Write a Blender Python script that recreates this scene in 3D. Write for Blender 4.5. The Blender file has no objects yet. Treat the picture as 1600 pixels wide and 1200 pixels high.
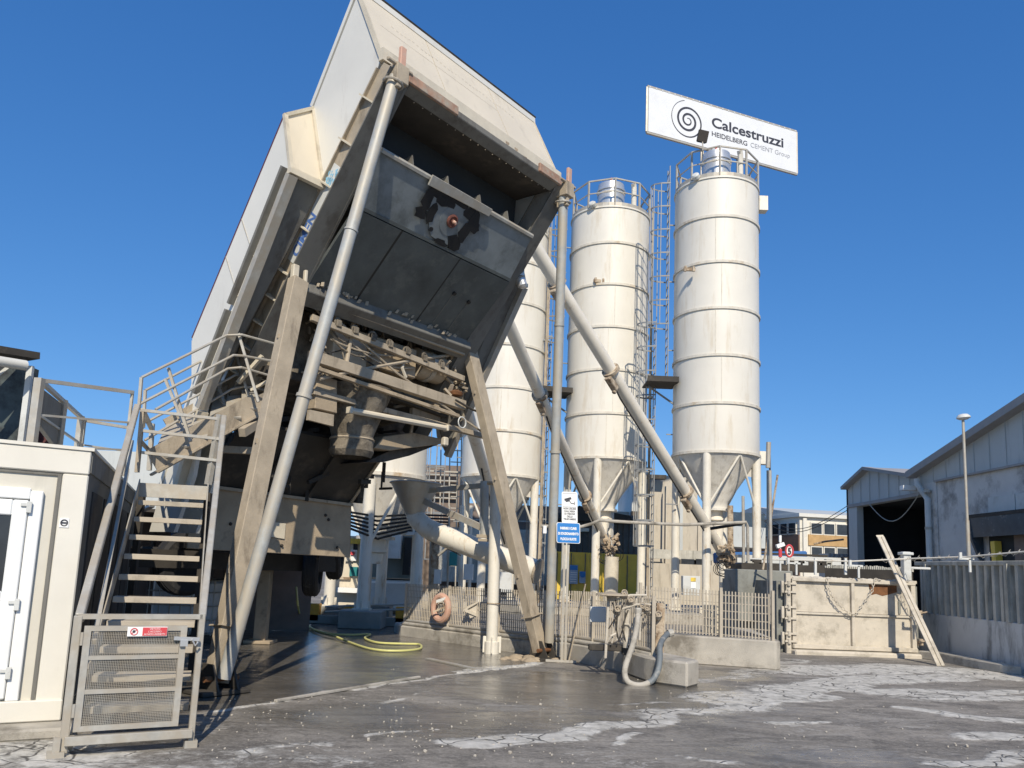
import bpy, bmesh, math, random
from mathutils import Vector, Matrix, noise
random.seed(7)
SC = bpy.context.scene
COL = SC.collection
R = math.radians
# ------------------------------------------------------------ camera
FPX, PPX, PPY, EYE = 1250.0, 800.0, 703.0, 1.6
PITCH, ROLL = math.atan(182 / 1250), R(2.3)
CR = Matrix.Rotation(math.pi / 2 + PITCH, 3, 'X') @ Matrix.Rotation(ROLL, 3, 'Z')
CP = Vector((0, 0, EYE))
cam = bpy.data.objects.new('camera', bpy.data.cameras.new('camera'))
COL.objects.link(cam)
cam.matrix_world = Matrix.Translation(CP) @ CR.to_4x4()
cam.data.sensor_width = 36
cam.data.lens = FPX / 1600 * 36
cam.data.shift_y = (PPY - 600) / 1600
cam.data.clip_end = 2000
SC.camera = cam
# ------------------------------------------------------------ sky and sun
SUN_EL, SUN_AZ = R(38), R(173)          # azimuth clockwise from +Y
w = bpy.data.worlds.new('World'); SC.world = w; w.use_nodes = True
nt = w.node_tree
bg = nt.nodes['Background']
sky = nt.nodes.new('ShaderNodeTexSky'); sky.sky_type = 'NISHITA'; sky.sun_disc = False
sky.sun_elevation = SUN_EL; sky.sun_rotation = SUN_AZ
sky.air_density = 0.85; sky.dust_density = 0.05; sky.ozone_density = 2.2; sky.altitude = 0
tint = nt.nodes.new('ShaderNodeMix'); tint.data_type = 'RGBA'; tint.blend_type = 'MULTIPLY'; tint.inputs[0].default_value = 1; tint.inputs[7].default_value = (.50, .86, 1.12, 1)
nt.links.new(sky.outputs[0], tint.inputs[6]); sp = nt.nodes.new('ShaderNodeSeparateColor'); cb = nt.nodes.new('ShaderNodeCombineColor'); nt.links.new(tint.outputs[2], sp.inputs[0])
for k_, (p_, c_) in enumerate(((1.0, .72), (.72, .56), (.55, .71))):      # even out the blue between horizon and zenith
    m0 = nt.nodes.new('ShaderNodeMath'); m0.operation = 'MULTIPLY'; m0.inputs[1].default_value = .135; nt.links.new(sp.outputs[k_], m0.inputs[0])
    m1 = nt.nodes.new('ShaderNodeMath'); m1.operation = 'POWER'; m1.inputs[1].default_value = p_; nt.links.new(m0.outputs[0], m1.inputs[0])
    m2 = nt.nodes.new('ShaderNodeMath'); m2.operation = 'MULTIPLY'; m2.inputs[1].default_value = c_ / .135; nt.links.new(m1.outputs[0], m2.inputs[0]); nt.links.new(m2.outputs[0], cb.inputs[k_])
nt.links.new(cb.outputs[0], bg.inputs[0]); bg.inputs[1].default_value = 0.135
sl = bpy.data.lights.new('sun', 'SUN'); sl.energy = 4.15; sl.angle = R(0.5); sl.color = (1, .90, .75)
so = bpy.data.objects.new('sun', sl); COL.objects.link(so)
sdir = Vector((math.sin(SUN_AZ) * math.cos(SUN_EL), math.cos(SUN_AZ) * math.cos(SUN_EL), math.sin(SUN_EL)))
so.rotation_euler = sdir.to_track_quat('Z', 'Y').to_euler(); so.location = (5, -10, 30)
SC.view_settings.view_transform = 'Standard'; SC.view_settings.look = 'None'
SC.view_settings.exposure = 0.16; SC.view_settings.gamma = 1
SC.render.engine = 'CYCLES'
# ------------------------------------------------------------ measuring helpers: picture measurements -> places in the yard
def ray(x, y): return CR @ Vector(((x - PPX) / FPX, -(y - PPY) / FPX, -1))
def G(x, y, z=0.0): d = ray(x, y); return CP + d * ((z - EYE) / d.z)
def D(x, y, dy): d = ray(x, y); return CP + d * (dy / d.y)
def PL(x, y, X0, n): d = ray(x, y); n = Vector(n); return CP + d * ((Vector(X0) - CP).dot(n) / d.dot(n))
# plant frame: u forward along the plant, v across it, z up
BL = G(345, 1085); TT = Vector((.625, .781, 0)); AA = Vector((.781, -.625, 0)); ZZ = Vector((0, 0, 1))
def W(u, v, z): return BL + AA * u + TT * v + ZZ * z
def PU(x, y, u): return PL(x, y, W(u, 0, 0), AA)
def PV(x, y, v): return PL(x, y, W(0, v, 0), TT)
# ------------------------------------------------------------ materials
MAT = {}
def mat(name, col, rough=.65, metal=0.0, var=.18, scale=2.5, dirt=None, dirt_amt=.45, dirt_scale=1.2, streak=0, bump=.15, fine=60, emit=0):
    m = bpy.data.materials.new(name); m.use_nodes = True; MAT[name] = m
    n = m.node_tree.nodes; L = m.node_tree.links.new; b = n['Principled BSDF']
    geo = n.new('ShaderNodeNewGeometry')
    nz = n.new('ShaderNodeTexNoise'); nz.inputs['Scale'].default_value = scale; nz.inputs['Detail'].default_value = 8; nz.inputs['Roughness'].default_value = .65
    L(geo.outputs['Position'], nz.inputs['Vector'])
    cr = n.new('ShaderNodeValToRGB'); cr.color_ramp.elements[0].position = .3; cr.color_ramp.elements[1].position = .7
    cr.color_ramp.elements[0].color = (*[c * (1 - var) for c in col], 1); cr.color_ramp.elements[1].color = (*[min(1, c * (1 + var)) for c in col], 1)
    L(nz.outputs['Fac'], cr.inputs['Fac']); out = cr.outputs['Color']
    rv = n.new('ShaderNodeMapRange'); rv.inputs[3].default_value = max(.03, rough - .12); rv.inputs[4].default_value = min(1, rough + .12)
    L(nz.outputs['Fac'], rv.inputs[0]); L(rv.outputs[0], b.inputs['Roughness'])
    if dirt:
        mp = n.new('ShaderNodeMapping'); L(geo.outputs['Position'], mp.inputs['Vector'])
        mp.inputs['Scale'].default_value = (1, 1, 1 / (1 + streak * 5))
        d = n.new('ShaderNodeTexNoise'); d.inputs['Scale'].default_value = dirt_scale * (1 + streak * 2.5); d.inputs['Detail'].default_value = 10; d.inputs['Roughness'].default_value = .7
        L(mp.outputs[0], d.inputs['Vector'])
        r2 = n.new('ShaderNodeValToRGB'); r2.color_ramp.elements[0].position = .70 - dirt_amt * .4; r2.color_ramp.elements[1].position = .86 - dirt_amt * .4
        L(d.outputs['Fac'], r2.inputs['Fac'])
        mx = n.new('ShaderNodeMix'); mx.data_type = 'RGBA'
        L(r2.outputs['Color'], mx.inputs[0]); L(out, mx.inputs[6]); mx.inputs[7].default_value = (*dirt, 1); out = mx.outputs[2]
    L(out, b.inputs['Base Color']); b.inputs['Metallic'].default_value = metal
    if bump:
        f = n.new('ShaderNodeTexNoise'); f.inputs['Scale'].default_value = fine; f.inputs['Detail'].default_value = 5; L(geo.outputs['Position'], f.inputs['Vector'])
        ad = n.new('ShaderNodeMath'); ad.operation = 'ADD'; L(f.outputs['Fac'], ad.inputs[0]); L(nz.outputs['Fac'], ad.inputs[1])
        bp = n.new('ShaderNodeBump'); bp.inputs['Strength'].default_value = bump; bp.inputs['Distance'].default_value = .02
        L(ad.outputs[0], bp.inputs['Height']); L(bp.outputs[0], b.inputs['Normal'])
    if emit:
        L(out, b.inputs['Emission Color']); b.inputs['Emission Strength'].default_value = emit
    return m
RUST = (.22, .09, .035); DUST = (.40, .36, .30)
M_silo = mat('silo_paint', (.72, .685, .595), .45, var=.05, scale=.6, dirt=(.62, .555, .44), dirt_amt=.42, streak=1, dirt_scale=.8, bump=.04)
M_cone = mat('silo_cone_paint', (.66, .63, .56), .55, var=.08, dirt=(.45, .42, .36), dirt_amt=.5, streak=1, bump=.05)
M_band = mat('silo_flange', (.62, .58, .49), .6, var=.15, scale=5, dirt=(.42, .30, .16), dirt_amt=.4)
M_leg = mat('silo_leg_paint', (.72, .68, .58), .5, var=.08, dirt=(.48, .34, .18), dirt_amt=.36, streak=1, dirt_scale=2)
M_screw = mat('screw_pipe_paint', (.80, .74, .62), .5, var=.08, dirt=(.50, .33, .16), dirt_amt=.32, dirt_scale=2.2)
M_rusty = mat('rusty_flange', (.27, .19, .12), .85, var=.5, scale=8, dirt=(.5, .42, .31), dirt_amt=.7, dirt_scale=4)
M_galv = mat('galvanised_steel', (.44, .425, .375), .5, metal=.2, var=.15, scale=9, dirt=(.42, .375, .30), dirt_amt=.72, dirt_scale=3, bump=.05)
M_pipe = mat('galvanised_pipe', (.40, .415, .40), .55, metal=.15, var=.16, scale=7, dirt=(.46, .42, .34), dirt_amt=.74, dirt_scale=2, streak=.4, bump=.06)
M_dusty = mat('cement_dusted_steel', (.385, .325, .24), .85, var=.18, scale=3, dirt=(.20, .165, .12), dirt_amt=.42, dirt_scale=2.2, streak=.5, bump=.25)
M_dusty2 = mat('cement_dusted_panel', (.38, .305, .21), .88, var=.2, scale=2, dirt=(.17, .14, .10), dirt_amt=.42, dirt_scale=2.5, bump=.25)
M_white = mat('white_cladding', (.68, .665, .60), .45, var=.06, scale=.8, dirt=(.55, .52, .46), dirt_amt=.28, streak=1, bump=.03)
M_cream = mat('cream_cladding', (.66, .59, .46), .5, var=.06, scale=1.0, dirt=(.48, .43, .34), dirt_amt=.35, streak=.6, bump=.04)
M_trim = mat('dusty_trim', (.60, .54, .42), .55, var=.12, dirt=(.38, .33, .25), dirt_amt=.4)
M_dkred = mat('dark_red_edge', (.10, .03, .035), .5)
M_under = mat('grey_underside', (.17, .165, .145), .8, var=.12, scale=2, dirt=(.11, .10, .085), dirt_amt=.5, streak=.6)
M_plate = mat('stained_steel_plate', (.22, .245, .25), .5, metal=.2, var=.22, scale=1.7, dirt=(.12, .135, .135), dirt_amt=.5, dirt_scale=1.6, bump=.12)
M_plate2 = mat('dark_steel_plate', (.10, .112, .108), .6, metal=.2, var=.3, scale=1.7, dirt=(.16, .17, .155), dirt_amt=.42, dirt_scale=3.0, bump=.15)
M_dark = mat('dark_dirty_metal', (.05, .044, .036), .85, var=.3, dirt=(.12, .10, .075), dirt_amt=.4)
M_black = mat('black_rubber', (.02, .02, .02), .75, var=.3, dirt=(.10, .09, .075), dirt_amt=.35, dirt_scale=6)
M_blackpaint = mat('black_grease_and_gaps', (.012, .012, .012), .35, var=.2)
M_orange = mat('red_brown_bearing', (.18, .065, .045), .7, var=.3, scale=20)
M_conc = mat('weathered_concrete', (.44, .41, .35), .9, var=.16, scale=3, dirt=(.20, .18, .145), dirt_amt=.55, dirt_scale=1.6, bump=.45, fine=90)
M_concg = mat('grey_green_concrete', (.24, .245, .22), .9, var=.14, scale=2, dirt=(.15, .15, .13), dirt_amt=.5, bump=.35)
M_dusted = mat('cement_coated_steel', (.56, .51, .42), .92, var=.10, scale=4, dirt=(.36, .325, .26), dirt_amt=.5, dirt_scale=2.4, bump=.35)
M_fence = mat('dusty_grille', (.44, .39, .31), .85, var=.12, dirt=(.26, .23, .18), dirt_amt=.4, dirt_scale=3)
M_wallr = mat('fair_concrete_wall', (.60, .60, .57), .85, var=.08, scale=1.2, dirt=(.24, .24, .225), dirt_amt=.5, streak=.6, bump=.12)
M_slat = mat('concrete_slats', (.46, .445, .385), .85, var=.22, scale=3, dirt=(.25, .24, .20), dirt_amt=.5, streak=1, bump=.2)
M_clad = mat('shed_grey_cladding', (.50, .525, .51), .6, var=.06, scale=.5, dirt=(.42, .44, .43), dirt_amt=.4, streak=1, bump=.03)
M_render = mat('shed_weathered_render', (.62, .61, .575), .9, var=.10, scale=1, dirt=(.30, .29, .27), dirt_amt=.50, dirt_scale=.9, bump=.2)
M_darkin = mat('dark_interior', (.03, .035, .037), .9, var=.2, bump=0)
M_roof = mat('shed_roof_sheet', (.33, .32, .31), .7, var=.1)
M_yellow = mat('ochre_container_paint', (.80, .57, .08), .5, var=.08, dirt=(.40, .30, .10), dirt_amt=.4, streak=1)
M_blueglass = mat('dark_blue_panel', (.05, .075, .10), .25, var=.2)
M_beige = mat('beige_render', (.52, .47, .38), .9, var=.06, dirt=(.38, .34, .27), dirt_amt=.45, streak=1)
M_brown = mat('brown_sheet_wall', (.20, .155, .125), .8, var=.2)
M_brick = mat('yellow_brick', (.48, .31, .14), .9, var=.15, scale=3)
M_brickd = mat('brown_brick', (.20, .13, .095), .9, var=.15, scale=3)
M_offwhite = mat('office_wall_cream', (.62, .59, .50), .6, var=.05, dirt=(.52, .50, .42), dirt_amt=.35, streak=1, bump=.04)
M_frame = mat('office_frame_white', (.72, .69, .60), .5, var=.04, dirt=(.55, .52, .44), dirt_amt=.35, bump=.03)
M_doorw = mat('white_plastic_door', (.80, .81, .79), .35, var=.03, dirt=(.62, .60, .54), dirt_amt=.3, bump=.01)
M_glass = mat('dark_window_glass', (.04, .045, .05), .08, var=.3, bump=0)
M_grooved = mat('shade_dark_side_cladding', (.10, .105, .10), .7, var=.2)  # dark tone carries the shade of the cabin sides turned from the sun
M_stain = mat('stainless_filter', (.66, .66, .64), .3, metal=.6, var=.08, bump=.02)
M_signw = mat('white_banner', (.74, .75, .75), .55, var=.03, dirt=(.66, .66, .64), dirt_amt=.32, bump=.03)
M_ink = mat('dark_print', (.045, .045, .055), .5, bump=0)
M_ink2 = mat('grey_print', (.33, .34, .36), .5, bump=0)
M_blue = mat('sign_blue', (.02, .20, .55), .45, var=.04, bump=0)
M_red = mat('sign_red', (.62, .07, .08), .5, var=.08, bump=0)
M_print = mat('white_print', (.85, .85, .82), .5, bump=0, var=.02)
M_bluepaint = mat('faded_blue_letters', (.08, .17, .45), .6, var=.2, bump=0)
M_hazard = mat('orange_barrier_paint', (.62, .30, .03), .6, var=.1, dirt=(.3, .2, .08), dirt_amt=.4)
M_hose = mat('yellow_hose', (.62, .60, .22), .5, var=.1, dirt=(.4, .38, .2), dirt_amt=.4, dirt_scale=5)
M_salmon = mat('faded_orange_ring', (.55, .33, .24), .7, var=.12, dirt=(.5, .4, .32), dirt_amt=.5, dirt_scale=6)
M_rust = mat('bare_rust', (.17, .075, .03), .9, var=.35, scale=10)
M_water = mat('murky_puddle_water', (.30, .285, .25), .38, var=.1, bump=.02)
M_tarp = mat('blue_tarpaulin', (.04, .14, .36), .6, var=.2)
M_teal = mat('teal_box', (.02, .22, .22), .5)
M_tank = mat('milky_tank_plastic', (.62, .64, .64), .4, var=.08)
M_green = mat('green_grey_panel', (.16, .19, .175), .6, var=.15)
M_pale = mat('pale_grey_cabinet', (.60, .61, .58), .55, var=.06, dirt=(.44, .43, .38), dirt_amt=.4)
M_ladder = mat('shade_dark_ladder_steel', (.24, .25, .25), .6, metal=.2, var=.2, dirt=(.30, .22, .14), dirt_amt=.4, dirt_scale=3)  # ladder steel kept dark, the shade on the ladders is in its colour
M_caked = mat('caked_cement_brown', (.21, .18, .135), .92, var=.3, scale=4, dirt=(.09, .075, .055), dirt_amt=.62, dirt_scale=3.5, bump=.5, fine=30)
# ------------------------------------------------------------ mesh builder
class MB:
    def __init__(s): s.bm = bmesh.new()
    def _faces(s, vs, fs):
        bv = [s.bm.verts.new(v) for v in vs]
        for f in fs:
            try: s.bm.faces.new([bv[i] for i in f])
            except ValueError: pass
    def box(s, c, size, X=(1, 0, 0), Y=(0, 1, 0), Z=(0, 0, 1)):
        c = Vector(c); X = Vector(X).normalized() * size[0] / 2; Y = Vector(Y).normalized() * size[1] / 2; Z = Vector(Z).normalized() * size[2] / 2
        vs = [c + X * i + Y * j + Z * k for i in (-1, 1) for j in (-1, 1) for k in (-1, 1)]
        s._faces(vs, [(0, 1, 3, 2), (4, 6, 7, 5), (0, 4, 5, 1), (2, 3, 7, 6), (0, 2, 6, 4), (1, 5, 7, 3)]); return s
    def bar(s, p, q, w_, h=None, up=(0, 0, 1)):
        p = Vector(p); q = Vector(q); h = h or w_; a = (q - p); l = a.length; a = a / l
        up = Vector(up); side = a.cross(up)
        if side.length < 1e-3: side = a.cross(Vector((1, 0, 0)))
        side.normalize(); u2 = side.cross(a)
        return s.box((p + q) / 2, (l, w_, h), a, side, u2)
    def tube(s, pts, r, n=12, cap=True):
        pts = [Vector(p) for p in pts]; k = len(pts); rs = r if isinstance(r, (list, tuple)) else [r] * k
        rings = []; prev = None
        for i, p in enumerate(pts):
            d = (pts[min(i + 1, k - 1)] - pts[max(i - 1, 0)]).normalized()
            if prev is None:
                a = d.cross(Vector((0, 0, 1)))
                if a.length < .05: a = d.cross(Vector((1, 0, 0)))
            else: a = prev - d * prev.dot(d)
            a.normalize(); prev = a; b = d.cross(a)
            rings.append([s.bm.verts.new(p + (a * math.cos(2 * math.pi * j / n) + b * math.sin(2 * math.pi * j / n)) * rs[i]) for j in range(n)])
        for i in range(k - 1):
            for j in range(n):
                s.bm.faces.new([rings[i][j], rings[i][(j + 1) % n], rings[i + 1][(j + 1) % n], rings[i + 1][j]])
        if cap:
            s.bm.faces.new(rings[0][::-1]); s.bm.faces.new(rings[-1])
        return s
    def lathe(s, prof, c=(0, 0, 0), n=24, axis=(0, 0, 1), cap=False):
        c = Vector(c); q = Vector(axis).normalized().to_track_quat('Z', 'Y'); rings = []
        for r_, z in prof:
            rings.append([s.bm.verts.new(c + q @ Vector((r_ * math.cos(2 * math.pi * j / n), r_ * math.sin(2 * math.pi * j / n), z))) for j in range(n)])
        for i in range(len(prof) - 1):
            for j in range(n):
                s.bm.faces.new([rings[i][j], rings[i][(j + 1) % n], rings[i + 1][(j + 1) % n], rings[i + 1][j]])
        if cap:
            s.bm.faces.new(rings[0][::-1]); s.bm.faces.new(rings[-1])
        return s
    def prism(s, poly, off):
        poly = [Vector(p) for p in poly]; off = Vector(off); n = len(poly)
        a = [s.bm.verts.new(p) for p in poly]; b = [s.bm.verts.new(p + off) for p in poly]
        s.bm.faces.new(a[::-1]); s.bm.faces.new(b)
        for i in range(n): s.bm.faces.new([a[i], a[(i + 1) % n], b[(i + 1) % n], b[i]])
        return s
    def torus(s, c, R_, r, axis=(0, 0, 1), n=16, m=6, sx=1, sy=1):
        c = Vector(c); q = Vector(axis).normalized().to_track_quat('Z', 'Y'); rings = []
        for i in range(n):
            t = 2 * math.pi * i / n
            rings.append([s.bm.verts.new(c + q @ Vector(((R_ * sx + r * math.cos(f)) * math.cos(t) if sx == 1 else R_ * sx * math.cos(t) + r * math.cos(f) * math.cos(t), R_ * sy * math.sin(t) + r * math.cos(f) * math.sin(t), r * math.sin(f)))) for f in [2 * math.pi * j / m for j in range(m)]])
        for i in range(n):
            for j in range(m):
                s.bm.faces.new([rings[i][j], rings[(i + 1) % n][j], rings[(i + 1) % n][(j + 1) % m], rings[i][(j + 1) % m]])
        return s
    def build(s, name, m, parent=None, smooth=False, bevel=0, origin=None):
        bm = s.bm
        if bevel: bmesh.ops.bevel(bm, geom=list(bm.edges), offset=bevel, segments=1, affect='EDGES', clamp_overlap=True)
        bmesh.ops.recalc_face_normals(bm, faces=list(bm.faces))
        pw = wloc(parent) if parent else Vector((0, 0, 0))
        if origin is None:
            if parent is None:
                lo = [min(v.co[i] for v in bm.verts) for i in range(3)]; hi = [max(v.co[i] for v in bm.verts) for i in range(3)]
                origin = Vector(((lo[0] + hi[0]) / 2, (lo[1] + hi[1]) / 2, lo[2]))
            else: origin = pw
        origin = Vector(origin)
        bmesh.ops.translate(bm, verts=list(bm.verts), vec=-origin)
        me = bpy.data.meshes.new(name); bm.to_mesh(me); bm.free()
        me.materials.append(m if not isinstance(m, str) else MAT[m])
        if smooth:
            for p in me.polygons: p.use_smooth = True
            me.set_sharp_from_angle(angle=R(35))
        o = bpy.data.objects.new(name, me); COL.objects.link(o)
        o.location = origin - pw
        if parent: o.parent = parent
        return o
def wloc(o):
    v = Vector(o.location); p = o.parent
    while p: v = v + p.location; p = p.parent
    return v
def tag(o, label=None, cat=None, group=None, kind=None):
    if label: o['label'] = label
    if cat: o['category'] = cat
    if group: o['group'] = group
    if kind: o['kind'] = kind
    return o
def empty(name, loc, label, cat, group=None):
    o = bpy.data.objects.new(name, None); COL.objects.link(o); o.location = loc; o.empty_display_size = .3
    return tag(o, label, cat, group)
def inst(o, off, parent=None, rot=None):
    c = o.copy(); COL.objects.link(c); c.parent = parent or o.parent; c.location = Vector(o.location) + Vector(off)
    if rot: c.rotation_euler = rot
    return c
def copy_tree(o, parent=None):
    c = o.copy(); COL.objects.link(c); c.parent = parent
    for ch in o.children: copy_tree(ch, c)
    return c
def text(body, size, m, parent, o0, xd, yd, name='lettering', align='LEFT', thick=0.0, sx=1.0, bold=0.0):
    cu = bpy.data.curves.new('t', 'FONT'); cu.body = body; cu.size = size; cu.align_x = align; cu.extrude = thick; cu.offset = bold
    ob = bpy.data.objects.new('t', cu); me = bpy.data.meshes.new_from_object(ob)
    bpy.data.objects.remove(ob)
    xd = Vector(xd).normalized(); yd = Vector(yd).normalized(); zd = xd.cross(yd)
    for v in me.vertices: v.co = Vector(o0) + xd * v.co.x * sx + yd * v.co.y + zd * v.co.z - wloc(parent)
    me.name = name; me.materials.clear(); me.materials.append(m)
    o = bpy.data.objects.new(name, me); COL.objects.link(o); o.parent = parent
    return o
# ------------------------------------------------------------ ground
def lerp(a, b, t): return a + (b - a) * t
def sstep(a, b, x): t = max(0, min(1, (x - a) / (b - a))); return t * t * (3 - 2 * t)
def gp(*px): return [G(*p) for p in px]
PATCH = []                                   # dried cement: polylines (points, half width, strength)
for pts, hw, s in [
    (gp((730, 1163), (830, 1150), (930, 1140), (1050, 1122)), .20, 1.0),
    (gp((800, 1158), (1000, 1125), (1200, 1100), (1300, 1090)), .16, .8),
    (gp((1010, 1118), (1120, 1112), (1230, 1090)), .35, .62),
    (gp((1120, 1095), (1250, 1078), (1350, 1062), (1480, 1060)), .42, 1.0),
    (gp((1270, 1048), (1400, 1046), (1530, 1055), (1700, 1065)), .62, 1.05),
    (gp((1180, 1088), (1320, 1075), (1450, 1090), (1600, 1092)), .28, .8), (gp((1230, 1050), (1400, 1042), (1560, 1052)), .45, .9), (gp((1500, 1150), (1600, 1150)), .14, .9), (gp((950, 1160), (1010, 1150)), .05, .9),
    (gp((1380, 1080), (1500, 1082), (1700, 1084)), .22, .9),
    (gp((1420, 1112), (1520, 1122), (1640, 1130)), .16, .95),
    (gp((1460, 1195), (1560, 1185), (1680, 1170)), .16, .9),
    (gp((1220, 1130), (1290, 1128)), .07, .9), (gp((1070, 1180), (1130, 1196)), .06, .8),
    (gp((560, 1152), (640, 1146), (690, 1140)), .05, .8), (gp((390, 1176), (480, 1162)), .08, .6),
    (gp((340, 1112), (500, 1085), (640, 1062), (760, 1047), (850, 1036)), .05, 1.0),
    (gp((700, 1050), (770, 1043), (840, 1036)), .12, .9),
    (gp((1235, 1014), (1330, 1020), (1440, 1022)), .8, .75),
    (gp((1090, 1062), (1180, 1052), (1240, 1030)), .28, .55),
    (gp((590, 1092), (620, 1090)), .06, .7), (gp((0, 1160), (60, 1170), (100, 1190)), .5, .7),
    (gp((200, 1190), (420, 1185), (560, 1196)), .35, .42), (gp((880, 1062), (960, 1066)), .05, .7),
    (gp((940, 1100), (1040, 1098)), .05, .6), (gp((640, 1088), (700, 1080)), .03, .6)]:
    PATCH.append(([p.xy for p in pts], hw, s))
def segd(p, a, b):
    ab = b - a; t = max(0, min(1, (p - a).dot(ab) / max(1e-6, ab.dot(ab)))); return (p - a - ab * t).length
def cement(x, y):
    p = Vector((x, y)); v = 0
    q = p + Vector((noise.noise(Vector((x * 1.1, y * 1.1, 3))), noise.noise(Vector((x * 1.1, y * 1.1, 9))))) * .35
    for pts, hw, s in PATCH:
        if min(abs(x - a.x) for a in pts) > 6 + hw: continue
        d = min(segd(q, pts[i], pts[i + 1]) for i in range(len(pts) - 1))
        v = max(v, s * (1 - sstep(hw * .35, hw * 1.7, d)))
    return v
R1 = [p.xy for p in gp((300, 1118), (500, 1085), (760, 1047), (870, 1034))]
def wetness(x, y):
    p = Vector((x, y))
    a, b = R1[0], R1[-1]; side = (b - a).x * (p - a).y - (b - a).y * (p - a).x
    inner = sstep(-.3, .5, side / (b - a).length) * (1 - sstep(1.0, 2.0, x + (y - 14) * .3))
    c = Vector((1.3, 11.2)); e = math.exp(-(((p - c).x / 2.6) ** 2 + ((p - c).y / 2.2) ** 2))
    c2 = Vector((-.9, 8.6)); e3 = math.exp(-(((x - 3.4) / 1.1) ** 2 + ((y - 13.2) / .8) ** 2)); e4 = .62 * math.exp(-(((x - .2) / 3.2) ** 2 + ((y - 8.9) / 1.3) ** 2)); e5 = .55 * math.exp(-(((x - 2.6) / 2.2) ** 2 + ((y - 7.6) / .9) ** 2)); e2 = .75 * math.exp(-(((p - c2).x / 2.2) ** 2 + ((p - c2).y / 1.4) ** 2))
    return max(inner, e, e2, e3, e4, e5)
def axis(fine0, fine1, st, lo, hi):
    a = []; x = fine0
    while x <= fine1: a.append(x); x += st
    s = st; x = fine1
    while x < hi: s *= 1.35; x += s; a.append(min(x, hi))
    s = st; x = fine0
    while x > lo: s *= 1.35; x -= s; a.insert(0, max(x, lo))
    return a
xs = axis(-6.5, 12.5, .085, -700, 700); ys = axis(4.6, 19.5, .085, -60, 1200)
vs = []; ca = []; wa = []
for y in ys:
    for x in xs:
        near = -7 < x < 13 and 4 < y < 20
        c = cement(x, y) if near else 0; wt = wetness(x, y) if near else 0
        z = 0
        if near:
            z = .012 * noise.noise(Vector((x * .8, y * .8, 0))) + .004 * noise.noise(Vector((x * 5, y * 5, 1))) * (1 - wt * .8) + .012 * c * (1 + .6 * noise.noise(Vector((x * 6, y * 6, 5))))
            z = z * (1 - .6 * wt)
        vs.append((x, y, z)); ca.append(c); wa.append(wt)
nx = len(xs); fs = [(j * nx + i, j * nx + i + 1, (j + 1) * nx + i + 1, (j + 1) * nx + i) for j in range(len(ys) - 1) for i in range(nx - 1)]
me = bpy.data.meshes.new('ground'); me.from_pydata(vs, [], fs)
for nm, arr in (('cement', ca), ('wet', wa)):
    at = me.attributes.new(nm, 'FLOAT', 'POINT'); at.data.foreach_set('value', arr)
for p in me.polygons: p.use_smooth = True
gm = bpy.data.materials.new('yard_ground'); gm.use_nodes = True
n = gm.node_tree.nodes; L = gm.node_tree.links.new; bs = n['Principled BSDF']
geo = n.new('ShaderNodeNewGeometry')
def N_(scale, det=8, rough=.65, vec=None, sc=None):
    t = n.new('ShaderNodeTexNoise'); t.inputs['Scale'].default_value = scale; t.inputs['Detail'].default_value = det; t.inputs['Roughness'].default_value = rough
    if sc:
        m_ = n.new('ShaderNodeMapping'); m_.inputs['Scale'].default_value = sc; m_.inputs['Rotation'].default_value = (0, 0, R(-20)); L(geo.outputs['Position'], m_.inputs[0]); L(m_.outputs[0], t.inputs['Vector']); t.inputs['Distortion'].default_value = .9
    else: L(geo.outputs['Position'], t.inputs['Vector'])
    return t.outputs['Fac']
def math_(op, a, b=None, c=None):
    m_ = n.new('ShaderNodeMath'); m_.operation = op
    for i, q in enumerate((a, b, c)):
        if q is None: continue
        if isinstance(q, (int, float)): m_.inputs[i].default_value = q
        else: L(q, m_.inputs[i])
    return m_.outputs[0]
def ramp(f, p0, p1, c0=(0, 0, 0, 1), c1=(1, 1, 1, 1)):
    r_ = n.new('ShaderNodeValToRGB'); r_.color_ramp.elements[0].position = p0; r_.color_ramp.elements[1].position = p1
    r_.color_ramp.elements[0].color = c0; r_.color_ramp.elements[1].color = c1; L(f, r_.inputs[0]); return r_.outputs[0]
def mixc(f, a, b):
    m_ = n.new('ShaderNodeMix'); m_.data_type = 'RGBA'
    if isinstance(f, float): m_.inputs[0].default_value = f
    else: L(f, m_.inputs[0])
    for i, q in ((6, a), (7, b)):
        if isinstance(q, tuple): m_.inputs[i].default_value = q
        else: L(q, m_.inputs[i])
    return m_.outputs[2]
def attr(nm): a_ = n.new('ShaderNodeAttribute'); a_.attribute_name = nm; return a_.outputs['Fac']
n1 = N_(.7, 9, .7); n2 = N_(5, 10, .75); n3 = N_(70, 5, .75); nst = N_(1.2, 10, .72, sc=(.55, 1.25, 1)); n4 = N_(22, 8, .8); nS2 = N_(1.9, 9, .74, sc=(.5, 1.3, 1))
base = mixc(ramp(n1, .38, .62), (.135, .122, .102, 1), (.33, .30, .255, 1))
base = mixc(math_('MULTIPLY', ramp(nst, .50, .66), .6), base, (.42, .39, .34, 1))
base = mixc(math_('MULTIPLY', ramp(nS2, .40, .52, (1, 1, 1, 1), (0, 0, 0, 1)), .75), base, (.085, .077, .065, 1))
base = mixc(math_('MULTIPLY', ramp(n4, .50, .62), .55), base, (.42, .39, .34, 1))
base = mixc(math_('MULTIPLY', ramp(n4, .36, .46, (1, 1, 1, 1), (0, 0, 0, 1)), .6), base, (.075, .068, .058, 1))
base = mixc(math_('MULTIPLY', ramp(n3, .5, .62), .45), base, (.26, .245, .215, 1))
nl = N_(1.5, 5, .6, sc=(.6, 1.4, 1)); nl2 = N_(.8, 4, .6)
line = ramp(math_('ABSOLUTE', math_('SUBTRACT', nl, .5)), .004, .016, (1, 1, 1, 1), (0, 0, 0, 1))
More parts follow.
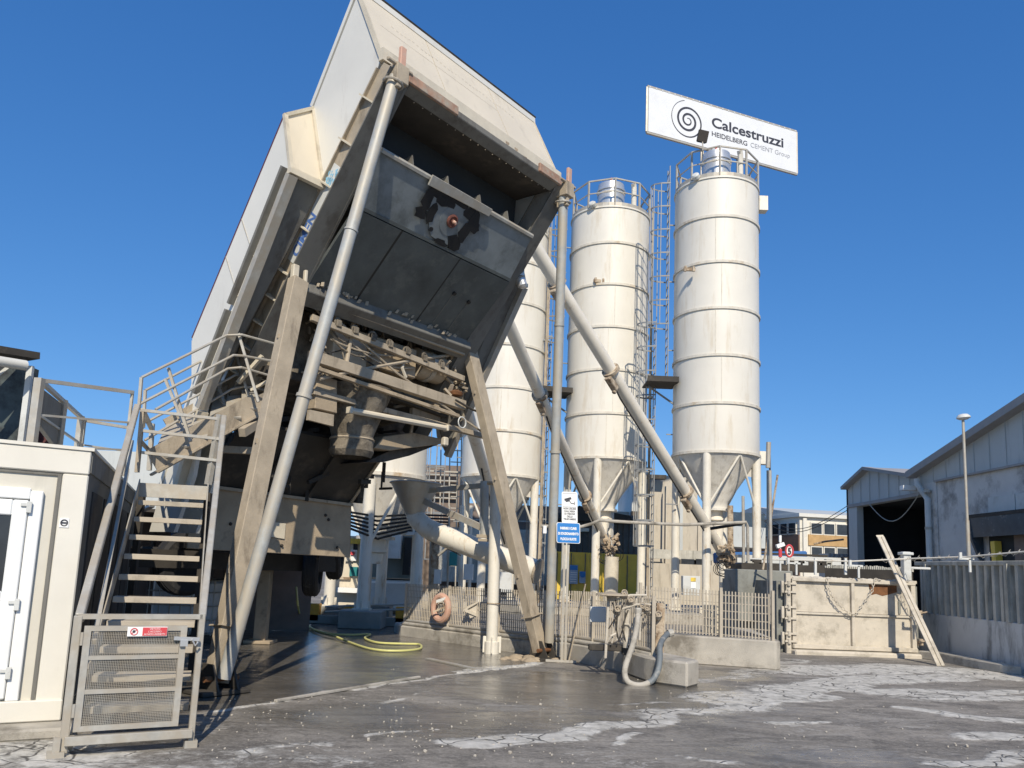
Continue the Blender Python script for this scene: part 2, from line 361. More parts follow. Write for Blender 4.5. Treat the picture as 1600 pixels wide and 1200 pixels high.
line = math_('MULTIPLY', line, ramp(nl2, .48, .62))
base = mixc(math_('MULTIPLY', line, .85), base, (.42, .40, .36, 1))
base = mixc(math_('MULTIPLY', ramp(n2, .58, .72), .6), base, (.30, .285, .255, 1))
base = mixc(math_('MULTIPLY', ramp(n2, .32, .46, (1, 1, 1, 1), (0, 0, 0, 1)), .6), base, (.06, .056, .05, 1))
wet = attr('wet'); wetm = ramp(math_('ADD', wet, math_('MULTIPLY', math_('SUBTRACT', nst, .5), 1.1)), .35, .6)
base = mixc(math_('MULTIPLY', wetm, .58), base, (.085, .076, .062, 1))
cmv = math_('ADD', attr('cement'), math_('MULTIPLY', math_('SUBTRACT', n2, .5), 1.3)); cmv = math_('ADD', cmv, math_('MULTIPLY', math_('SUBTRACT', nst, .5), .8))
cm = math_('MULTIPLY', ramp(cmv, .36, .66), ramp(math_('ADD', math_('MULTIPLY', nst, .7), math_('MULTIPLY', n2, .5)), .42, .55))
vo = n.new('ShaderNodeTexVoronoi'); vo.feature = 'DISTANCE_TO_EDGE'; vo.inputs['Scale'].default_value = 2.6
dv = n.new('ShaderNodeMix'); dv.data_type = 'RGBA'; dv.blend_type = 'ADD'; dv.inputs[0].default_value = .35
nzc = n.new('ShaderNodeTexNoise'); nzc.inputs['Scale'].default_value = 3; L(geo.outputs['Position'], nzc.inputs['Vector'])
L(geo.outputs['Position'], dv.inputs[6]); L(nzc.outputs['Color'], dv.inputs[7]); L(dv.outputs[2], vo.inputs['Vector'])
crack = ramp(vo.outputs['Distance'], .008, .03)
pale = mixc(ramp(n2, .35, .65), (.36, .345, .30, 1), (.70, .675, .61, 1))
pale = mixc(math_('MAXIMUM', crack, ramp(n1, .50, .56)), (.09, .085, .075, 1), pale)
colr = mixc(cm, base, pale)
L(colr, bs.inputs['Base Color'])
rg = math_('SUBTRACT', .78, math_('MULTIPLY', math_('MULTIPLY', wetm, math_('SUBTRACT', 1.0, cm)), .60))
rg = math_('ADD', rg, math_('MULTIPLY', math_('SUBTRACT', n2, .5), .5)); pud = math_('MULTIPLY', ramp(nS2, .47, .53), ramp(wetm, .3, .8)); rg = math_('MULTIPLY', rg, math_('SUBTRACT', 1.0, math_('MULTIPLY', pud, .82))); L(rg, bs.inputs['Roughness'])
dry = math_('SUBTRACT', 1.0, math_('MULTIPLY', wetm, .85))
hgt = math_('ADD', math_('MULTIPLY', math_('MULTIPLY', math_('ADD', n3, n4), dry), .45), math_('ADD', math_('MULTIPLY', n2, .35), math_('MULTIPLY', math_('MULTIPLY', cm, crack), .9)))
bp = n.new('ShaderNodeBump'); bp.inputs['Strength'].default_value = .55; bp.inputs['Distance'].default_value = .03
L(hgt, bp.inputs['Height']); L(bp.outputs[0], bs.inputs['Normal'])
me.materials.append(gm)
ground = bpy.data.objects.new('ground', me); COL.objects.link(ground); ground['kind'] = 'structure'
# loose stones and cement crumbs
mb = MB()
for i in range(330):
    if random.random() < .5: q = G(random.uniform(330, 900), random.uniform(1090, 1195))
    else: q = G(random.uniform(600, 1598), random.uniform(1045, 1195))
    r_ = random.uniform(.003, .008) * (1.8 if random.random() < .06 else 1)
    a_ = random.random() * 3; mb.box(q + Vector((0, 0, r_ * .5 + .006)), (r_ * 2, r_ * 1.5, r_ * 1.2), (math.cos(a_), math.sin(a_), .3), (-math.sin(a_), math.cos(a_), 0), (-.3 * math.cos(a_), -.3 * math.sin(a_), 1))
tag(mb.build('loose_gravel', M_dusted), kind='stuff')
# cement crust: low broken slabs lying on the yard
M_crust = mat('dried_cement_crust', (.50, .485, .445), .95, var=.14, scale=9, dirt=(.30, .29, .26), dirt_amt=.5, dirt_scale=5, bump=.5)
mb = MB()
def crust(pxs, step, wd, hh):
    pts = gp(*pxs)
    for i in range(len(pts) - 1):
        a, b = pts[i], pts[i + 1]; L_ = (b - a).length; k = max(1, int(L_ / step)); d = (b - a) / L_; s = Vector((-d.y, d.x, 0))
        for j in range(k):
            c = a + d * (j + .5) * L_ / k + s * random.uniform(-.03, .03); m_ = random.randint(5, 7); r0 = L_ / k * .49
            poly = []
            for e in range(m_):
                t = 2 * math.pi * (e + random.uniform(-.2, .2)) / m_; rr = random.uniform(.82, 1.05)
                poly.append(c + d * math.cos(t) * r0 * rr * 1.05 + s * math.sin(t) * wd * rr + Vector((0, 0, -.01)))
            mb.prism(poly, (0, 0, hh + .01 + random.uniform(0, .006)))
crust([(715, 1053), (780, 1046), (840, 1038)], .16, .05, .02)
tag(mb.build('cement_crust', M_crust, bevel=.003), kind='stuff')
mb = MB(); mb.bar(G(430, 1098) + ZZ * .02, G(655, 1060) + ZZ * .02, .05, .03); tag(mb.build('drain_edge', M_conc, bevel=.005), kind='structure')
mb = MB(); mb.bar(G(668, 1030) + ZZ * .012, G(750, 1048) + ZZ * .012, .10, .02); tag(mb.build('drain_cover', M_galv), kind='structure')

# ------------------------------------------------------------ silos
def ring_pts(r_, z, n_, a0=0): return [Vector((r_ * math.cos(a0 + 2 * math.pi * i / n_), r_ * math.sin(a0 + 2 * math.pi * i / n_), z)) for i in range(n_)]
def make_silo(name, label, r_=1.5, zb=5.7, course=1.67, nc=5, top=1.42, legrot=-26, hl=1.6, ladder=True, base_z=.3, group=None):
    t = empty(name, (0, 0, 0), label, 'silo', group)
    z = zb
    sh = MB().lathe([(r_, 0), (r_, course - .03)], (0, 0, zb), 56).build('shell_course', M_silo, t, True)
    fl = MB().lathe([(r_, -.045), (r_ + .045, -.045), (r_ + .045, .045), (r_, .045)], (0, 0, zb), 56).build('flange', M_band, t)
    for i in range(1, nc): inst(sh, (0, 0, course * i)); inst(fl, (0, 0, course * i))
    zt = zb + course * nc
    inst(fl, (0, 0, course * nc))
    MB().lathe([(r_, 0), (r_, top), (r_ + .04, top), (r_ + .04, top + .06), (r_ - .1, top + .08), (.3, top + .22), (0, top + .23)], (0, 0, zt), 56).build('shell_top', M_silo, t, True)
    ztop = zt + top + .08
    # vertical weld seams
    s = MB()
    for k in range(nc):
        a_ = R(-105 + (k % 2) * 8); s.box((math.cos(a_) * (r_ + .004), math.sin(a_) * (r_ + .004), zb + course * (k + .5)), (.02, .012, course - .1), (-math.sin(a_), math.cos(a_), 0), (math.cos(a_), math.sin(a_), 0))
    s.build('weld_seam', M_band, t)
    MB().lathe([(r_, 0), (.42, -hl), (.42, -hl - .22), (.50, -hl - .22), (.50, -hl - .3), (.2, -hl - .3)], (0, 0, zb - .05), 48).build('cone', M_cone, t, True)
    MB().lathe([(.26, 0), (.26, -.25), (.32, -.25), (.32, -.32), (.22, -.36), (.2, -.62), (.0, -.62)], (0, 0, zb - .35 - hl), 20).build('outlet_valve', M_screw, t, True)
    legs = []
    for k in range(4):
        a_ = R(legrot + 90 * k); lx, ly = math.cos(a_) * (r_ - .1), math.sin(a_) * (r_ - .1)
        lg = MB().tube([(lx, ly, base_z), (lx, ly, zb)], .145, 16).build('leg', M_leg, t, True)
        MB().box((lx, ly, base_z + .02), (.42, .42, .04)).box((lx, ly, base_z + .12), (.40, .02, .2)).box((lx, ly, base_z + .12), (.02, .40, .2)).build('base_plate', M_band, lg)
        for sgn in (-1, 1):
            b_ = a_ + sgn * math.pi / 4
            MB().tube([(math.cos(b_) * (r_ - .04), math.sin(b_) * (r_ - .04), zb - .05), (lx * .99, ly * .99, zb - 1.9)], .04, 8).build('brace', M_leg, t, True)
        c_ = a_; MB().prism([(math.cos(c_) * r_ * .93, math.sin(c_) * r_ * .93, zb - .08), (lx, ly, zb - .75), (math.cos(c_) * r_ * .6, math.sin(c_) * r_ * .6, zb - .65)], (.02, .02, 0)).build('gusset', M_cone, t)
    # top railing, octagonal
    ps = ring_pts(r_ - .02, ztop, 9, R(20))
    p0 = MB().box((ps[0].x, ps[0].y, ztop + .55), (.06, .06, 1.15), (math.cos(R(20)), math.sin(R(20)), 0), (-math.sin(R(20)), math.cos(R(20)), 0)).build('rail_post', M_galv, t, origin=ps[0])
    for q in ps[1:]: inst(p0, q - ps[0])
    for h_, wd in ((1.12, .05), (.6, .035)):
        for i in range(9): MB().bar(ps[i] + ZZ * h_, ps[(i + 1) % 9] + ZZ * h_, wd).build('handrail', M_galv, t)
    MB().lathe([(r_ - .12, 0), (r_ + .0, 0), (r_ + .0, .14), (r_ - .02, .14)], (0, 0, ztop), 40).build('toe_board', M_galv, t)
    f = MB().lathe([(.52, -.5), (.52, .42), (.56, .42), (.56, .50), (.52, .52), (.50, .74), (.24, .87), (0, .90)], (-.1, -.35, ztop + .62), 28).build('filter', M_stain, t, True)
    MB().lathe([(.54, 0), (.54, .04)], (-.1, -.35, ztop + .90), 28).build('clamp_band', M_band, f)
    MB().tube([(-.1, -.35, ztop + 1.55), (-.1, -.35, ztop + 1.72)], .05, 8).build('beacon', M_red, f)
    MB().tube([(.55, -1.2, ztop - .1), (.55, -1.2, ztop + .95), (.50, -1.28, ztop + 1.08)], .1, 12).build('vent_pipe', M_leg, t, True)
    MB().lathe([(.12, 0), (.14, .02), (.14, .14), (.1, .18), (0, .19)], (-1.0, -1.15, ztop + .02), 14, axis=(-.5, -.6, .5)).build('inspection_cap', M_pale, t, True)
    # ladders on the left side
    def lad(x0, y0, z0, z1, cage=True):
        a_ = Vector((-.25, 0, 0)); b_ = Vector((.0, 0, 0)); o = Vector((x0, y0, 0))
        for sy in (-.2, .2): MB().bar(o + Vector((0, sy, z0)), o + Vector((0, sy, z1)), .05, .03).build('ladder_stile', M_ladder, t)
        k = int((z1 - z0) / .32); rg_ = MB().bar(o + Vector((0, -.2, z0 + .15)), o + Vector((0, .2, z0 + .15)), .025).build('rung', M_ladder, t, origin=o + Vector((0, 0, z0 + .15)))
        for i in range(1, k): inst(rg_, (0, 0, .32 * i))
        if cage:
            pts = [Vector((-.70 * math.sin(R(s_)) * .95, -.36 * math.cos(R(s_)), 0)) for s_ in range(0, 181, 30)]
            zc = z0 + 2.2; kk = int((z1 - zc) / .9)
            hp = MB()
            for i in range(len(pts) - 1): hp.bar(o + pts[i] + ZZ * zc, o + pts[i + 1] + ZZ * zc, .02, .05)
            h0 = hp.build('cage_hoop', M_ladder, t, origin=o + ZZ * zc)
            for i in range(1, kk + 1): inst(h0, (0, 0, .9 * i))
            for j in (1, 2, 3, 4, 5): MB().bar(o + pts[j] + ZZ * zc, o + pts[j] + ZZ * (zc + .9 * kk), .03, .02, up=(0, 1, 0)).build('cage_strap', M_ladder, t)
    if ladder:
        MB().tube([(r_ * .93 + .1, -r_ * .42, base_z), (r_ * .93 + .1, -r_ * .42, ztop + .3)], .05, 10).build('riser_pipe', M_dusty, t, True)
        MB().tube([(r_ * .98 + .1, -r_ * .25, base_z), (r_ * .98 + .1, -r_ * .25, ztop - 1)], .035, 8).build('riser_pipe', M_rusty, t, True)
        for z_ in (2.5, 5.5, 8.3, 11.2, 14): MB().box((r_ * .93 + .06, -r_ * .38, z_), (.3, .12, .06)).build('pipe_clamp', M_ladder, t)
        lad(-r_ - .22, .25, 8.3, ztop + 1.1); lad(-r_ - .62, .45, .3, 10.6)
        MB().box((-r_ - .5, -.05, 8.25), (1.1, 1.2, .05)).box((-r_ - .5, -.63, 8.33), (1.1, .03, .18)).build('rest_platform', M_dark, t)
        MB().bar((-r_ + .3, .1, 7.4), (-r_ - .9, .1, 8.2), .06).build('platform_bracket', M_ladder, t)
        for z_ in (4.0, 6.5, 9.6, 12.2, 14.4): MB().bar((-r_ + .25, .25, z_), (-r_ - .2, .25, z_), .04).build('ladder_bracket', M_ladder, t)
    return t
p3 = D(1118, 712, 28.0); p2 = D(945, 728, 31.5); p1 = D(782, 750, 31.0); p0s = D(593, 746, 20.8)
sil = make_silo('cement_silo', 'white cement silo under the banner, rightmost and tallest in the picture', hl=1.55, group='white cement silos')
sil2 = copy_tree(sil); sil2['label'] = 'white silo standing between the banner silo and the tall grey support pipe'
sil1 = copy_tree(sil); sil1['label'] = 'white cement silo partly hidden behind the right inclined leg of the batching plant'
sil.location = (p3.x, p3.y, 0); sil2.location = (p2.x, p2.y, 0); sil2.scale = (1.07, 1.07, 1.022); sil2.rotation_euler.z = R(9)
sil1.location = (p1.x, p1.y, -.75); sil1.scale = (1.03, 1.03, 1); sil1.rotation_euler.z = R(4)
for s_ in (sil1,):
    for c in s_.children:
        if c.name.startswith('leg'): pass
s0 = make_silo('cement_silo', 'small white silo seen low behind the mixer beside the grey funnel', r_=1.2, zb=3.75, course=1.5, nc=2, top=1.0, legrot=-92, hl=1.25, ladder=False, base_z=.42, group='white cement silos')
s0.location = (p0s.x, p0s.y, 0)
for c in list(sil.children):
    if c.name.startswith(('riser_pipe', 'pipe_clamp')): bpy.data.objects.remove(c)
# silo extras on the banner silo: two boxes on its right side
for (px, py, dz) in ((1191, 320, .55), (1191, 716, .45)):
    q = D(px, py, 28.0); MB().box(q, (.32, .35, dz)).build('junction_box', M_leg, sil)
# rusty clamps on shells
for (px, py, dd, par) in ((1077, 421, 26.7, sil), (928, 452, 30.2, sil2)):
    q = D(px, py, dd); MB().box(q, (.42, .08, .12)).box(q + Vector((-.15, -.05, 0)), (.08, .08, .2)).box(q + Vector((.14, -.05, 0)), (.08, .08, .18)).build('rusty_clamp', M_rusty, par, bevel=.01)
# plinths
tag(MB().box((2.8, 31.2, .13), (14.5, 6.2, .32)).build('silo_plinth', M_conc), kind='structure')
tag(MB().box((p3.x, p3.y, .14), (4.4, 4.4, .36)).build('silo_plinth', M_conc), kind='structure')
tag(MB().box((s0.location.x, s0.location.y - 1.15, .21), (1.0, .9, .42)).build('silo_pedestal', M_concg, bevel=.02), 'grey concrete pedestal under the front leg of the small white silo', 'pedestal')
for dx in (-1.1, 1.1): tag(MB().box((s0.location.x + dx, s0.location.y + .05, .21), (.7, .7, .42)).build('silo_pedestal', M_concg, bevel=.02), 'grey concrete pedestal under the %s side leg of the small white silo' % ('left' if dx < 0 else 'right'), 'pedestal')
tag(MB().box((s0.location.x, s0.location.y + 1.15, .21), (.7, .7, .42)).build('silo_pedestal', M_concg), 'grey concrete pedestal under the rear leg of the small white silo', 'pedestal')

# ------------------------------------------------------------ banner on the tallest silo
b0, b1 = D(1010, 203, 28.9), D(1245, 277, 31.7); b1.z = b0.z = (b0.z + b1.z) / 2
bd = (b1 - b0).normalized(); bw = (b1 - b0).length; bn = bd.cross(ZZ); bn.normalize()
if bn.y > 0: bn = -bn
bh = 1.95
t = empty('company_banner', (b0 + b1) / 2, 'long white advertising banner with spiral emblem above the tallest silo', 'banner')
MB().box((b0 + b1) / 2 + ZZ * bh / 2, (bw - .1, .10, bh - .1), bd, bn, ZZ).build('banner_sheet', M_signw, t)
for z_ in (0, bh): MB().bar(b0 + ZZ * z_, b1 + ZZ * z_, .09, .07).build('frame_bar', M_galv, t)
for q in (b0, b1): MB().bar(q + ZZ * .04, q + ZZ * (bh - .04), .09, .07).build('frame_bar', M_galv, t)
for f_ in (.36, .60): MB().bar(b0 + bd * bw * f_ - bn * .10 + ZZ * .4, b0 + bd * bw * f_ - bn * .10 - ZZ * (b0.z - 14.2), .12).build('banner_post', M_galv, t)
mb = MB()
for k in range(26): mb.box(b0 + bd * (.1 + k * (bw - .2) / 25) + ZZ * (bh - .02) + bn * .05, (.05, .03, .06), bd, bn, ZZ)
mb.build('lashing_eyelet', M_pale, t)
o_ = b0 + bn * .056
sp = MB(); c_ = o_ + bd * 1.88 + ZZ * .97; pv = None; NN = 120
for i in range(NN + 1):
    f_ = i / NN; th = R(60) + f_ * R(360 * 3.05); rr = .10 + .74 * f_ ** 1.35
    q = c_ + (bd * -math.cos(th) + ZZ * math.sin(th)) * rr * (1, 1)[0]
    ww = .012 + .036 * math.sin(math.pi * min(1, f_ * 1.06)) ** .8
    e = (q - c_).normalized() * ww
    if pv: sp._faces([pv[0], pv[1], q + e, q - e], [(0, 1, 2, 3)])
    pv = (q - e, q + e)
sp.build('spiral_emblem', M_ink, t)
text('Calcestruzzi', .60, M_ink, t, o_ + bd * 3.0 + ZZ * 1.02, bd, ZZ, bold=.014, sx=1.24)
text('HEIDELBERG', .29, M_ink, t, o_ + bd * 3.0 + ZZ * .62, bd, ZZ, sx=1.1, bold=.004)
text('CEMENT Group', .29, M_ink2, t, o_ + bd * 4.93 + ZZ * .62, bd, ZZ, sx=1.04)
# floodlight
q = D(1098, 213, 26.4)
t = empty('floodlight', q, 'dark square floodlight on a bracket in front of the white banner', 'floodlight')
MB().box(q, (.36, .12, .40), (1, .1, -.15), (-.1, 1, .35), (.15, -.35, 1)).build('lamp_housing', M_dark, t, bevel=.01)
MB().box(q + Vector((-.01, .07, -.02)), (.3, .03, .34), (1, .1, -.15), (-.1, 1, .35), (.15, -.35, 1)).build('lamp_lens', M_glass, t)
MB().tube([q + Vector((0, .02, -.2)), q + Vector((.02, .05, -.5)), q + Vector((.05, .3, -.75))], .025, 8).build('bracket', M_galv, t)

# ------------------------------------------------------------ screw conveyors from the silos up to the plant
def screw(p, q, r_, label, cols, ext=1.08, n0=None):
    p, q = Vector(p), Vector(q); q = p + (q - p) * ext; t = empty('screw_conveyor', p, label, 'screw conveyor', 'screw conveyors feeding the plant')
    d = (q - p); Ls = d.length; d.normalize(); cuts = [0] + cols + [1]
    for i in range(len(cuts) - 1): MB().tube([p + d * (Ls * cuts[i] + .02), p + d * (Ls * cuts[i + 1] - .02)], r_, 20).build('pipe_section', M_screw, t, True)
    side = d.cross(ZZ).normalized(); dn = side.cross(d)
    if dn.z > 0: dn = -dn
    for c in cols:
        m_ = p + d * Ls * c; MB().lathe([(r_, -.05), (r_ * 1.45, -.05), (r_ * 1.45, .05), (r_, .05)], m_, 20, d).build('pipe_flange', M_rusty, t)
        MB().box(m_ + dn * r_ * 1.5 - d * .25, (.5, r_ * 1.1, r_ * .9), d, side, dn).tube([m_ + dn * r_ * 1.4 - d * .5, m_ + dn * r_ * 2.3 - d * .5], .07, 8).build('bearing_hatch', M_rusty, t, bevel=.02)
    MB().tube([p + d * .6 + dn * (r_ + .04), p + d * (Ls * .55) + dn * (r_ + .12), p + d * (Ls * .6) + dn * (r_ + .02)], .025, 6).build('cable', M_black, t)
    # drive end and inlet hopper
    MB().tube([p - d * .1, p - d * .55], [r_ * 1.25, r_ * .8], 16).box(p - d * .75, (.35, .28, .28), d, side, dn).build('gear_motor', M_rusty, t, bevel=.02)
    MB().tube([p + d * .25 + ZZ * .15, p + d * .25 + ZZ * .75], [r_ * .8, r_ * 1.2], 16).build('inlet_spout', M_screw, t, True)
    mb = MB()
    for k in range(3): mb.torus(p - d * .4 + Vector((.1 * k - .25, -.3, -.45)), .22 + .03 * k, .012, (.2, 1, .1 * k), 20, 5)
    mb.build('cable_loops', M_black, t)
    return t
MB.torus = lambda s, c, R_, r, axis=(0, 0, 1), n=16, m=6, sx=1, sy=1: _torus(s, c, R_, r, axis, n, m, sx, sy)
def _torus(s, c, R_, r, axis, n, m, sx, sy, up=None):
    c = Vector(c); q = Vector(axis).normalized().to_track_quat('Z', 'Y'); rings = []
    for i in range(n):
        t = 2 * math.pi * i / n; ct, st = math.cos(t), math.sin(t)
        rings.append([s.bm.verts.new(c + q @ Vector((R_ * sx * ct + r * math.cos(f) * ct, R_ * sy * st + r * math.cos(f) * st, r * math.sin(f)))) for f in [2 * math.pi * j / m for j in range(m)]])
    for i in range(n):
        for j in range(m): s.bm.faces.new([rings[i][j], rings[(i + 1) % n][j], rings[(i + 1) % n][(j + 1) % m], rings[i][(j + 1) % m]])
    return s
screw(D(1126, 858, 27.6), D(835, 385, 19.5), .18, 'longest inclined white conveyor pipe, rising from the tallest silo behind the grey support pipe', [.22, .61, .84])
screw(D(945, 845, 31.0), D(783, 480, 20.0), .17, 'inclined white conveyor pipe from under the middle silo, passing left of the support pipe', [.24, .66])
screw(D(792, 850, 28.0), D(722, 620, 18.2), .16, 'short grey-white conveyor pipe rising just left of the right inclined leg', [.4])
M_rustpink = mat('worn_primer', (.36, .22, .15), .8, var=.3, scale=6, dirt=(.36, .32, .25), dirt_amt=.6, dirt_scale=5)
# ------------------------------------------------------------ batching plant
plant = empty('batching_plant', W(0, 3.16, 0), 'tall inclined concrete batching plant with white hood, dusty steel legs and open dark underside', 'batching plant')
def P(mb, name, m, par=None, **k): return mb.build(name, m, par or plant, **k)
gd = Vector((.618, .786)).normalized()   # (u, z) along the girder
gn = Vector((-.786, .618))
B0 = Vector((1.0, 8.12)); B1 = Vector((-2.2, 3.89))
def GL(s, off=0): q = B0 + (B1 - B0) * s + gn * off; return q.x, q.y
def slab(pts_uz, v0, v1): # prism across v
    return MB().prism([W(u, v0, z) for u, z in pts_uz], TT * (v1 - v0))
GLEN = (B1 - B0).length
for side in (0, 1):
    vo, vi = (1.1, 1.42) if side == 0 else (5.22, 4.90); sg = 1 if side == 0 else -1
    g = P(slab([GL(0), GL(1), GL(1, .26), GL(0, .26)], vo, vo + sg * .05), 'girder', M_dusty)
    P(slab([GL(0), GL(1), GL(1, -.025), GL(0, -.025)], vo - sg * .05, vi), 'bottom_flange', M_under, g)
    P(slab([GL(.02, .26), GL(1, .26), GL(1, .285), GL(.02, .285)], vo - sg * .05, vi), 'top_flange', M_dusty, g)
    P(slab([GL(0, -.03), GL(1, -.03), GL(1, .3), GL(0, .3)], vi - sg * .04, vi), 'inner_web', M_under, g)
    for s_ in (.10, .22, .34, .47, .60, .68, .76, .84, .92):
        (a0, z0), (a1, z1), (a2, z2) = GL(s_, 0.0), GL(s_, .26), GL(s_ - .035, .13)
        hh = .10 + (.09 if s_ > .55 else .02)
        P(MB().prism([W(a0, vo, z0), W(a1, vo, z1), W(a1, vo - sg * hh, z1)], Vector(W(a2, 0, z2) - W((a0 + a1) / 2, 0, (z0 + z1) / 2)) * .12), 'stiffener', M_trim, g)
    if side == 0:
        q = W(*[0, 0, 0]); s0_, s1_ = GL(.56, .03), GL(.38, .03)
        xd = (W(s1_[0], 0, s1_[1]) - W(s0_[0], 0, s0_[1])).normalized(); yd = (W(gn.x, 0, gn.y) - W(0, 0, 0)).normalized()
        P(slab([GL(.28, .01), GL(.565, .01), GL(.565, .25), GL(.28, .25)], vo - .006, vo - .001), 'name_plate', M_pale, g)
        text('CIMEN', .24, M_bluepaint, g, W(*[GL(.545, .045)[0], vo - .010, GL(.545, .045)[1]]), xd, yd, sx=.92, bold=.008)
        mb = MB()
        for k in range(26):
            s_ = random.uniform(.295, .345); o_ = random.uniform(.03, .24); u_, z_ = GL(s_, o_)
            e = random.uniform(.01, .03); mb.prism([W(u_, vo - .008, z_), W(u_ + e, vo - .008, z_ + e * 1.5), W(u_ - e, vo - .008, z_ + e * 1.3), W(u_ - e * .8, vo - .008, z_ - e)], TT * -.004)
        mb.build('blue_logo', mat('faded_light_blue', (.25, .50, .66), .6, bump=0), g)
# hood side panels
A0 = GL(0, .28)
for vo, sg in ((1.1, 1), (5.22, -1)):
    P(slab([(A0[0] - .02, A0[1] + .05), (.15, 9.60), (-.70, 8.11), (-.31, 6.84)], vo, vo + sg * .06), 'side_panel', M_white)
    P(slab([(-.31, 6.84), (-.70, 8.11), (-2.70, 5.15), GL(1, .29)], vo + sg * .01, vo + sg * .05), 'inner_side_panel', M_white)
# hood front: three tilted panels with raised joints
fu0, fz0 = A0[0] + .02, A0[1] + .06
for i, (v0, v1) in enumerate(((1.10, 2.42), (2.43, 3.92), (3.93, 5.22))):
    P(slab([(fu0, fz0), (.17, 9.66), (.11, 9.66), (fu0 - .06, fz0 - .01)], v0 + .004, v1 - .004), 'hood_front_panel', M_cream)
P(slab([(fu0 + .02, fz0 + .12), (fu0 + .03, fz0 - .06), (fu0 - .06, fz0 - .06), (fu0 - .04, fz0 + .12)], 1.06, 5.26), 'front_lower_trim', M_trim)
P(slab([(.20, 9.62), (.19, 9.72), (.05, 9.74), (.06, 9.64)], 1.06, 5.26), 'ridge_trim', M_white)
P(slab([(.05, 9.745), (.19, 9.73), (.20, 9.75), (.05, 9.77)], 1.3, 5.28), 'ridge_flashing', M_dark)
for vo in (1.085, 5.235):
    P(slab([(fu0 + .015, fz0), (.185, 9.66), (.10, 9.66), (fu0 - .07, fz0)], vo - .012, vo + .012), 'corner_trim', M_trim)
# faint lettering on the hood front
hx = TT; hy = (W(.17, 0, 9.66) - W(fu0, 0, fz0)).normalized(); hnrm = hx.cross(hy)
if hnrm.dot(AA) < 0: hnrm = -hnrm
mb = MB()
for k in range(34):
    c = W(.17, 1.6 + k * .085, 9.66) - hy * (.42 + .02 * math.sin(k)) + hnrm * .002
    mb.box(c, (.045, .02 + .02 * random.random(), .001), hx, hy, hnrm)
mb.box(W(.17, 2.6, 9.66) - hy * .62 + hnrm * .002, (2.6, .006, .001), hx, hy, hnrm)
P(mb, 'faded_lettering', mat('ghost_print', (.60, .54, .43), .6, bump=0))
# four small brackets, hinge tabs
for px, py in ((789, 229), (803, 239), (817, 252), (829, 262)):
    q = PU(px, py, fu0 - .02); P(MB().box(q, (.05, .10, .12), TT, AA, ZZ).box(q + ZZ * .05 + AA * .03, (.09, .04, .04), TT, AA, ZZ), 'bracket', M_rusty)
for v_ in (1.2, 5.16):
    P(MB().box(W(1.06, v_, 8.27), (.10, .06, .34), TT, AA, ZZ), 'hinge_tab', M_salmon, bevel=.01)
    P(MB().box(W(.98, v_, 8.05), (.22, .24, .26), TT, AA, ZZ).tube([W(1.05, v_ - .25, 8.16), W(1.05, v_ + .2, 8.16)], .03, 8), 'pipe_bracket', M_dusty, bevel=.01)
P(MB().box(W(1.03, 1.85, 8.10), (1.0, .05, .14), TT, AA, ZZ), 'rust_patch_plate', M_rustpink, bevel=.01)
P(MB().box(W(1.03, 4.65, 8.12), (.62, .05, .15), TT, AA, ZZ), 'rust_patch_plate', M_rustpink, bevel=.01)
# hood roof
P(slab([(.12, 9.66), (-.72, 8.16), (-.78, 8.20), (.08, 9.72)], 1.1, 5.22), 'hood_roof', M_white)
P(slab([(-.72, 8.13), (-2.72, 5.17), (-2.78, 5.21), (-.78, 8.17)], 1.1, 5.22), 'conveyor_roof', M_white)
# wide lower housing, left and right
for vo, vi, sg in ((.55, 1.09, 1), (5.77, 5.23, -1)):
    P(slab([(-.31, 6.81), (-.56, 7.70), (-2.43, 4.76), (-2.30, 4.06), (-2.02, 3.70)], vo, vo + sg * .06), 'wide_side_panel', M_white)
    P(MB().prism([W(-.31, vi, 6.82), W(-.31, vo, 6.82), W(-.56, vo, 7.70), W(-.70, vi, 8.12)], AA * -.05), 'step_panel', M_cream)
    for a_, b_ in ((W(-.31, vi, 6.82), W(-.31, vo, 6.82)), (W(-.31, vo, 6.82), W(-.56, vo, 7.70)), (W(-.56, vo, 7.70), W(-.70, vi, 8.12)), (W(-.70, vi, 8.12), W(-.31, vi, 6.82))):
        P(MB().bar(a_ + AA * .01, b_ + AA * .01, .06, .05), 'corner_trim', M_trim)
    P(MB().prism([W(-.56, vo, 7.70), W(-.70, vi, 8.12), W(-2.58, vi, 5.18), W(-2.43, vo, 4.76)], W(-.03, 0, .02) - W(0, 0, 0)), 'wide_roof', M_dkred)
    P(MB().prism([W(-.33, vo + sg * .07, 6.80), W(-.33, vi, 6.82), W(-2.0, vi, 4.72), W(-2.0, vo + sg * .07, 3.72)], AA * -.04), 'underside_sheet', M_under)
    P(MB().bar(W(-.30, vo + sg * .02, 6.74), W(-2.02, vo + sg * .02, 3.66), .10, .14, up=TT), 'edge_channel', M_galv)
    P(MB().bar(W(-.40, vo - sg * .03, 6.86), W(-1.42, vo - sg * .03, 5.10), .05, .12, up=TT), 'cover_strip', M_under)
    P(MB().bar(W(-1.46, vo - sg * .03, 5.02), W(-2.10, vo - sg * .03, 3.88), .05, .12, up=TT), 'cover_strip', M_under)
    P(MB().box(W(-.29, (vo + vi) / 2, 6.78), (.62, .08, .07), TT, AA, ZZ), 'lip_bar', M_trim)
    for s_ in (.45, .62):
        a_ = Vector((-.56, 7.70)).lerp(Vector((-2.43, 4.76)), s_); b_ = a_ + Vector((.45, -.75)) * .9
        P(MB().bar(W(a_.x, vo - sg * .003, a_.y), W(b_.x, vo - sg * .003, b_.y), .012, .008), 'panel_joint', M_galv)
M_dummy = None
